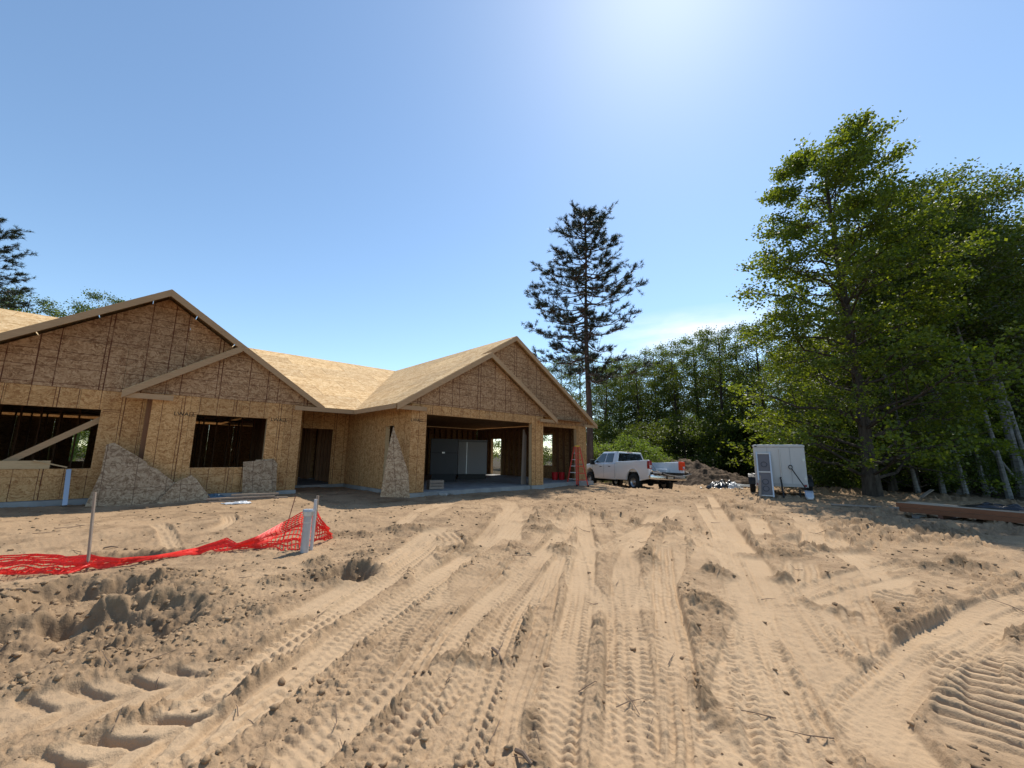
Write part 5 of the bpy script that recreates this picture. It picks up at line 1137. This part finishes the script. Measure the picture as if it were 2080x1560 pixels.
# twigs strewn on the sand
tw = MB(); rt = random.Random(21)
for k in range(90):
    a_ = rt.uniform(-R(54), R(54)); r_ = 2.2 * math.exp(rt.random() * 2.0); X_, Y_ = r_ * math.sin(a_), r_ * math.cos(a_); L_ = rt.uniform(.05, .28) * (1.0 if r_ < 6 else 1.5); d_ = rt.uniform(0, math.pi)
    pts = []; 
    for f in (0, .5, 1):
        qx, qy = X_ + math.cos(d_) * L_ * f + rt.uniform(-.01, .01), Y_ + math.sin(d_) * L_ * f; pts.append((qx, qy, ghz(qx, qy) + .008 + rt.random() * .012))
    tw.tube(pts, [.003 * (1 + .08 * r_), .0025 * (1 + .08 * r_), .0015], 4, False)
for pa, pb_ in (((0, 1203), (82, 1196)), ((1048, 1530), (1080, 1558)), ((1000, 1320), (1020, 1345)), ((210, 1115), (240, 1113))):
    A_, B_ = on_ground(*pa), on_ground(*pb_); tw.tube([A_ + Vector((0, 0, .015)), (A_ + B_) / 2 + Vector((0, 0, .03)), B_ + Vector((0, 0, .012))], [.012, .013, .007], 6)
o = tw.build('twigs', M_('dry_twig', (.16, .11, .075), .9)); tag(o, 'dry twigs and roots strewn over the churned sand', 'twigs', kind='stuff')

# ------------------------------------------------------------------ trees
def leaf_mat(name, a, b, tcol, trans=.45, rough=.5):
    m = M_(name, a, rough, spec=.35); t = NT(m); gi = t.new('ShaderNodeNewGeometry')
    c = t.ramp(gi.outputs['Random Per Island'], [(0, a), (.6, tuple((x_ + y_) / 2 for x_, y_ in zip(a, b))), (1, b)])
    tone = t.ramp(t.rand(), [(0, (.8, .85, .8)), (1, (1.15, 1.1, .95))]); c = t.mix(1.0, c, tone, 'MULTIPLY'); t.base(c)
    tr = t.new('ShaderNodeBsdfTranslucent'); t.l.new(t.mix(1.0, c, tcol, 'MULTIPLY'), tr.inputs['Color']); mx = t.new('ShaderNodeMixShader'); mx.inputs[0].default_value = trans
    t.l.new(t.b.outputs[0], mx.inputs[1]); t.l.new(tr.outputs[0], mx.inputs[2]); t.l.new(mx.outputs[0], t.n['Material Output'].inputs['Surface']); return m
def bark(name, a, b, sc=(1, 1, .25), f=7):
    m = M_(name, a, .92, spec=.1); t = NT(m); n = t.noise(t.coord(scale=sc), f, 6, .7, .4); t.base(t.ramp(n, [(.35, a), (.65, b)])); t.bump(n, .7, .04); return m
leaf_oak = leaf_mat('broad_leaf', (.052, .080, .012), (.118, .150, .022), (2.4, 2.2, .8), .50)
leaf_dark = leaf_mat('wood_leaf', (.048, .074, .013), (.104, .134, .024), (2.1, 2.0, .8), .44)
leaf_lt = leaf_mat('shrub_leaf', (.070, .120, .022), (.150, .200, .045), (2.2, 2.1, 1.0), .45)
needle = leaf_mat('pine_needle', (.016, .026, .014), (.034, .046, .022), (1.5, 1.5, 1.0), .2)
bark_oak = bark('grey_bark', (.035, .028, .022), (.10, .082, .066)); bark_pine = bark('pine_bark', (.05, .035, .03), (.13, .09, .075)); bark_birch = bark('pale_bark', (.11, .105, .095), (.29, .28, .26), (1, 1, 2.5), 3)
def limb_tubes(limbs, n=7):
    mb = MB()
    for pts, rad in limbs: mb.tube(pts, rad, n if rad[0] > .05 else 4, False)
    return mb
def leaves(centres, per, spread, size, rg, flat=.6, droop=.3):
    """leaf blades: small bent quads scattered round the twig ends"""
    C = np.repeat(np.asarray(centres), per, axis=0); n = len(C)
    off = rg.randn(n, 3) * spread * np.array([1, 1, flat]); P = C + off
    d = rg.randn(n, 3); d[:, 2] = d[:, 2] * .5 - droop; d /= np.linalg.norm(d, axis=1)[:, None]
    s = np.cross(d, rg.randn(n, 3)); s /= np.linalg.norm(s, axis=1)[:, None] + 1e-9
    L = size * (.7 + .6 * rg.rand(n, 1)); W = L * .36
    nrm2 = np.cross(d, s)
    v0 = P - d * L * .5; v1 = P + s * W + nrm2 * L * .08; v2 = P + d * L * .5; v3 = P - s * W + nrm2 * L * .08
    V_ = np.stack([v0, v1, v2, v3], 1).reshape(-1, 3); Q_ = np.arange(4 * n).reshape(-1, 4); return V_, Q_
def broadleaf(seed, H_, r_prof, z_lo, trunk_r, n_limb, sub, per, spread, size, lean=(0, 0), up=.35, trunk_pts=7, gap=.0):
    """returns trunk mesh and crown mesh; r_prof: list of (height fraction, radius)"""
    rg = np.random.RandomState(seed); rp = np.array(r_prof)
    tp = []; rd = []; w = rg.randn(2, 4) * .12
    for i in range(trunk_pts + 1):
        f = i / trunk_pts; z = f * H_ * .94
        tp.append(Vector((lean[0] * f ** 1.3 + .25 * math.sin(3 * f + w[0, 0] * 9) * f * (1 + w[0, 1]), lean[1] * f ** 1.3 + .22 * math.sin(2.6 * f + w[1, 0] * 9) * f, z))); rd.append(trunk_r * (1 - f) ** .8 + .02 + (trunk_r * .45 if i == 0 else 0))
    def T(z):
        f = min(max(z / (H_ * .94), 0), .999) * trunk_pts; i = int(f); return tp[i].lerp(tp[i + 1], f - i), rd[i] + (rd[i + 1] - rd[i]) * (f - i)
    limbs = [([tp[0] - Vector((0, 0, .4))] + tp, [rd[0] * 1.15] + rd)]; tips = []
    for k in range(n_limb):
        f = (k + rg.rand()) / n_limb; z = z_lo + (H_ * .97 - z_lo) * f
        R_ = float(np.interp(z / H_, rp[:, 0], rp[:, 1])) * (.70 + .5 * rg.rand()); az = k * 2.399 + rg.randn() * .4
        rise = R_ * (up + .35 * (z / H_) * rg.rand()) ; p0, r0 = T(max(z - rise * .8, z_lo * .5)); dirv = Vector((math.cos(az), math.sin(az), 0))
        if rg.rand() < gap: continue
        pts = [p0 + dirv * (R_ * s) + Vector((0, 0, rise * (1.4 * s - .5 * s * s) )) + Vector(tuple(rg.randn(3) * R_ * .035 * (s > 0))) for s in (0, .28, .55, .8, 1.0)]
        lr = min(r0 * .45, .013 * R_ + .014); limbs.append((pts, [lr, lr * .8, lr * .55, lr * .35, lr * .15]))
        for q in range(sub):
            s = .30 + .70 * (q + rg.rand()) / sub; i = min(int(s * 4), 3); b0_ = pts[i].lerp(pts[i + 1], s * 4 - i if s < 1 else 1.0)
            ln = R_ * (.22 + .30 * rg.rand()) * (1.15 - .5 * s) + .15; a2 = az + (1 if q % 2 else -1) * (.5 + .7 * rg.rand()); e = b0_ + Vector((math.cos(a2) * ln, math.sin(a2) * ln, ln * (.35 * rg.randn() + .15)))
            limbs.append(([b0_, b0_.lerp(e, .5) + Vector((0, 0, .05 * ln)), e], [lr * .35 * (1.1 - s) + .008, lr * .2 * (1.1 - s) + .006, .004])); tips.append(e); 
            tips.append(b0_.lerp(e, .6))
        tips.append(pts[-1])
    V_, Q_ = leaves([tuple(t_) for t_ in tips], per, spread, size, rg)
    return limb_tubes(limbs), V_, Q_
def plant_tree(name, pos, meshes, mats, label, group=None, cat='tree', rz=0.0, sc=1.0, tilt=(0, 0)):
    root = empty(name, pos, rz); root.rotation_euler = (tilt[0], tilt[1], rz); root.scale = (sc,) * 3; tag(root, label, cat, group)
    link('trunk', meshes[0], root, mats[0]); link('crown', meshes[1], root, mats[1]); return root
def mk(key, *args, **kw):
    mb, V_, Q_ = broadleaf(*args, **kw); return mb.mesh(key + '_trunk', True), np_mesh(key + '_crown', V_, Q_)

# the big leafy tree beside the trailer
ob = on_ground(1773, 1006)
oak = mk('oak', 11, 17.6, [(0, 2.8), (.07, 4.2), (.20, 4.3), (.32, 3.8), (.45, 3.4), (.62, 3.1), (.78, 2.6), (.90, 1.9), (1.0, .7)], 1.3, .235, 88, 11, 34, .19, .135, (.3, .2), .30, 9, .04)
plant_tree('leafy_tree', ob, oak, (bark_oak, leaf_oak), 'big leafy tree with thick dark trunk beside the white trailer')

# the tall pine behind the garage
def pine(seed, H_, z_lo, r_prof, trunk_r, whorls, size=.20):
    rg = np.random.RandomState(seed); rp = np.array(r_prof); limbs = []; tuft = []
    tp = [Vector((.06 * math.sin(i * .9), .05 * math.cos(i), H_ * i / 10)) for i in range(11)]; rd = [trunk_r * (1 - .93 * i / 10) for i in range(11)]
    limbs.append(([Vector((0, 0, -.5))] + tp, [trunk_r * 1.2] + rd))
    for k in range(whorls):
        f = k / (whorls - 1); z = z_lo + (H_ * .985 - z_lo) * f ** .92; nb = rg.randint(4, 8)
        for j in range(nb):
            if rg.rand() < .10: continue
            az = rg.rand() * 6.283; R_ = float(np.interp(z / H_, rp[:, 0], rp[:, 1])) * (.55 + .6 * rg.rand()); upw = (-.10 + .75 * max(0, z / H_ - .45)) * R_
            d_ = Vector((math.cos(az), math.sin(az), 0)); p0 = Vector((0, 0, min(H_ * .99, z + rg.randn() * .22)))
            pts = [p0 + d_ * R_ * s + Vector((0, 0, upw * s - .10 * R_ * math.sin(s * 3.1) + .16 * R_ * s ** 3)) for s in (0, .3, .6, .85, 1)]
            limbs.append((pts, [.035 + .008 * R_, .03, .022, .014, .008]))
            for q in range(int(5 + R_ * 3.6)):
                s = .38 + .62 * rg.rand(); i = min(int(s * 4), 3); b0_ = pts[i].lerp(pts[i + 1], .5); a2 = az + rg.randn() * .8; ln = (.25 + .5 * rg.rand()) * (.5 + .35 * R_ * .6)
                e = b0_ + Vector((math.cos(a2) * ln, math.sin(a2) * ln, .12 + ln * .25 * rg.randn() + .1 * ln)); limbs.append(([b0_, b0_.lerp(e, .5) - Vector((0, 0, .05)), e], [.012, .009, .005])); tuft.append((e, (e - b0_).normalized()))
                if rg.rand() < .5: tuft.append((b0_.lerp(e, .6), (e - b0_).normalized()))
            tuft.append((pts[-1], d_))
    C = np.array([t_[0][:] for t_ in tuft]); D = np.array([t_[1][:] for t_ in tuft]); per = 22
    C = np.repeat(C, per, 0); D = np.repeat(D, per, 0); n = len(C); dd = D * .7 + rg.randn(n, 3) * .62 + np.array([0, 0, .30]); dd /= np.linalg.norm(dd, axis=1)[:, None]; L = size * (.7 + .6 * rg.rand(n, 1))
    C = C - D * (rg.rand(n, 1) * .22); s = np.cross(dd, rg.randn(n, 3)); s /= np.linalg.norm(s, axis=1)[:, None] + 1e-9; wq = .013
    V_ = np.stack([C - s * wq, C + s * wq, C + dd * L + s * wq * .3, C + dd * L - s * wq * .3], 1).reshape(-1, 3)
    return limb_tubes(limbs, 10).mesh('pine_trunk', True), np_mesh('pine_crown', V_, np.arange(4 * n).reshape(-1, 4))
pb_ = at_y(1198, 960, 26.0); pb_.z = ghz(pb_.x, pb_.y) - .1
ptop = at_y(1190, 425, 26.0).z - pb_.z
pine_a = pine(4, ptop, ptop * .36, [(.3, 2.9), (.42, 3.5), (.58, 3.4), (.72, 2.9), (.86, 2.1), (.95, 1.25), (1, .4)], .25, 31)
plant_tree('pine_tree', pb_, pine_a, (bark_pine, needle), 'tall pine with long bare trunk rising behind the garage', 'pines')
lp = at_y(-135, 800, 33); lp.z = -.6; lz = at_y(-22, 425, 33).z
plant_tree('pine_tree', lp, pine_a, (bark_pine, needle), 'pine cut by the left edge of the picture behind the house', 'pines', rz=2.0, sc=(lz + 1.0) / ptop)

# wood: a few grown shapes, planted tree by tree
K = {}
K['a'] = mk('wood_a', 21, 14.0, [(0, 2.0), (.15, 2.9), (.4, 3.2), (.65, 2.9), (.85, 1.9), (1, .6)], .9, .17, 46, 7,26, .27, .125)
K['b'] = mk('wood_b', 22, 13.0, [(0, 1.6), (.2, 2.6), (.45, 3.0), (.7, 2.5), (.9, 1.4), (1, .5)], .7, .15, 42, 7,26, .27, .125, (.3, .2))
K['c'] = mk('wood_c', 23, 15.5, [(0, 1.2), (.3, 1.8), (.45, 2.6), (.65, 2.9), (.82, 2.2), (1, .6)], 5.6, .14, 44, 7, 26, .27, .12, (-.5, .1))
K['d'] = mk('wood_d', 26, 16.0, [(0, .6), (.55, 1.2), (.7, 2.0), (.85, 1.7), (1, .5)], 8.6, .085, 30, 6, 24, .25, .12, (-.9, .1))
K['s'] = mk('shrub', 24, 3.0, [(0, 1.1), (.4, 1.5), (.8, 1.1), (1, .4)], .15, .05, 26, 5, 24, .17, .10)
K['u'] = mk('undergrowth', 25, 4.6, [(0, 1.6), (.4, 1.9), (.8, 1.3), (1, .5)], .2, .06, 30, 6, 24, .22, .12)
mt = {'d': (bark_birch, leaf_dark), 'a': (bark_oak, leaf_dark), 'b': (bark_oak, leaf_dark), 'c': (bark_birch, leaf_dark), 's': (bark_oak, leaf_lt), 'u': (bark_oak, leaf_dark)}
wr = random.Random(77)
def put(kind, px, Y, top_py, label, group, name='wood_tree', lean=0.0, zoff=0.0, rz=None):
    """stand a tree at a bearing and distance; its size follows from the height of its top against the sky"""
    p = at_y(px, 900, Y); g = ghz(p.x, p.y) if math.hypot(p.x, p.y) < 120 else -.7; p.z = g - .05
    H0 = {'d': 16.0, 'a': 14.0, 'b': 13.0, 'c': 15.5, 's': 3.0, 'u': 4.6}[kind]; Ht = at_y(px, top_py, Y).z - p.z; s = Ht / (H0 * 1.0)
    return plant_tree(name, p, K[kind], mt[kind], label, group, 'shrub' if kind in 'su' else 'tree', wr.uniform(0, 6.28) if rz is None else rz, s, (wr.uniform(-.03, .03), lean))
BG = 'trees of the wood behind the site'
front = [(1225, 38, 742, 'b', 'leafy tree showing just right of the pine trunk'), (1262, 42, 728, 'a', 'rounded tree in the wood above the pickup cab'), (1300, 39, 722, 'b', 'tree in the wood above the pickup bed'),
         (1338, 44, 700, 'a', 'tree under the small white cloud, left of the tall dark pair'), (1378, 40, 694, 'b', 'tree in the wood straight above the tallest earth heap'), (1425, 42, 672, 'a', 'tall dark tree left of the two above the low earth heap'),
         (1468, 38, 664, 'a', 'tall dark tree right of the two above the low earth heap'), (1515, 41, 660, 'b', 'tree just left of the big leafy tree'), (1560, 36, 650, 'a', 'tree mostly hidden behind the left side of the big leafy tree')]
for px, Y, ty, k, lab in front: put(k, px, Y, ty, lab, BG)
# second row closes the gaps: nothing in the picture tells these apart
for k in range(26):
    px = 1150 + k * 38 + wr.uniform(-12, 12); put(wr.choice('aab'), px, wr.uniform(45, 54), wr.uniform(700, 748), 'tree deep in the dark wood behind the front row', 'deep wood trees')
# slim pale trunks leaning left at the front of the right-hand wood
for px, Y, ty, lab in ((1850, 19.6, 520, 'slim pale leaning trunk just right of the big leafy tree'), (1900, 20.4, 470, 'slim pale leaning trunk, second right of the big leafy tree'), (1945, 19.8, 450, 'slim pale leaning trunk in the middle of the right wood'),
                       (1985, 20.8, 440, 'slim pale leaning trunk left of the pair by the fallen branch'), (2030, 19.4, 420, 'slim pale leaning trunk above the fallen branch'), (2085, 19.9, 400, 'slim pale leaning trunk cut by the right edge')):
    put('d', px, Y, ty, lab, 'slim pale trunks of the right wood', lean=wr.uniform(-.09, -.03), rz=wr.uniform(-.3, .3))
for px, Y, ty, lab in ((1800, 21.0, 560, 'leafy tree standing close behind the big leafy tree'), (1848, 20.8, 640, 'lower leafy tree close behind and right of the big leafy tree')): put('a', px, Y, ty, lab, 'trees of the right hand wood')
# right-hand wood, nearer
right = [(1905, 23.5, 420, 'c', 'pale trunked tree next right of the big leafy tree'), (1935, 21.5, 372, 'c', 'pale trunked tree with the top nearest the middle of the right wood'), (1995, 23.0, 410, 'c', 'pale trunked tree between the right edge and the peaked tree'),
         (2062, 20.5, 330, 'c', 'tallest pale trunked tree at the right edge of the picture'), (2120, 21.0, 340, 'c', 'pale trunked tree whose crown spreads in from beyond the right edge'), (1840, 28.0, 520, 'a', 'tree filling the gap between the big leafy tree and the pale trunks')]
for px, Y, ty, k, lab in right: put(k, px, Y, ty, lab, 'trees of the right hand wood', lean=wr.uniform(-.10, -.02))
for k in range(30):
    px = 1640 + k * 18 + wr.uniform(-10, 10); put(wr.choice('abc'), px, wr.uniform(26, 36), wr.uniform(450, 620) if px > 1870 else wr.uniform(640, 700), 'tree deep in the right hand wood', 'deep right wood trees')
for k in range(26):
    px = 1215 + k * 37 + wr.uniform(-10, 10); Y = wr.uniform(33, 37) if px < 1600 else wr.uniform(21, 27); put('u', px, Y, wr.uniform(835, 875), 'dark undergrowth bush along the foot of the wood', 'undergrowth bushes', 'bush')
for px, Y, ty, lab in ((1222, 27.5, 900, 'pale green shrub between the garage corner and the pickup cab'), (1290, 28.5, 888, 'bright green shrub directly behind the pickup cab'), (1318, 27.5, 908, 'low green shrub behind the pickup bed rail')):
    put('s', px, Y, ty, lab, 'shrubs behind the pickup', 'shrub')
# left skyline and behind the house
for px, Y, ty, lab in ((150, 40, 590, 'leafy treetop showing above the left gable slope'), (95, 44, 625, 'low treetop at the foot of the left gable slope'), (0, 40, 590, 'leafy treetop under the pine at the left edge'), (-80, 42, 600, 'tree beyond the left edge of the picture')):
    o_ = put('a', px, Y, ty, lab, 'treetops behind the left gable'); o_.children[1].material_slots[0].link = 'OBJECT'; o_.children[1].material_slots[0].material = leaf_lt
for k in range(16):
    px = -60 + k * 75 + wr.uniform(-20, 20); put('u', px, wr.uniform(46, 56), wr.uniform(845, 870), 'bush in the wood behind the house, seen only through its openings', 'bushes behind the house', 'bush')
# fallen pale branch in the right wood
q0_, q1_ = on_ground(2078, 990), at_y(2005, 905, 20.0); q0_ = at_y(2072, 985, 20.2); q0_.z = max(q0_.z, ghz(q0_.x, q0_.y)); o = MB(off=q0_).tube([q0_, q0_.lerp(q1_, .5) + Vector((0, 0, .08)), q1_], [.06, .05, .03], 8).build('fallen_branch', bark_birch, None, True); o.location = q0_; tag(o, 'pale fallen branch slanting out of the right hand wood', 'branch')
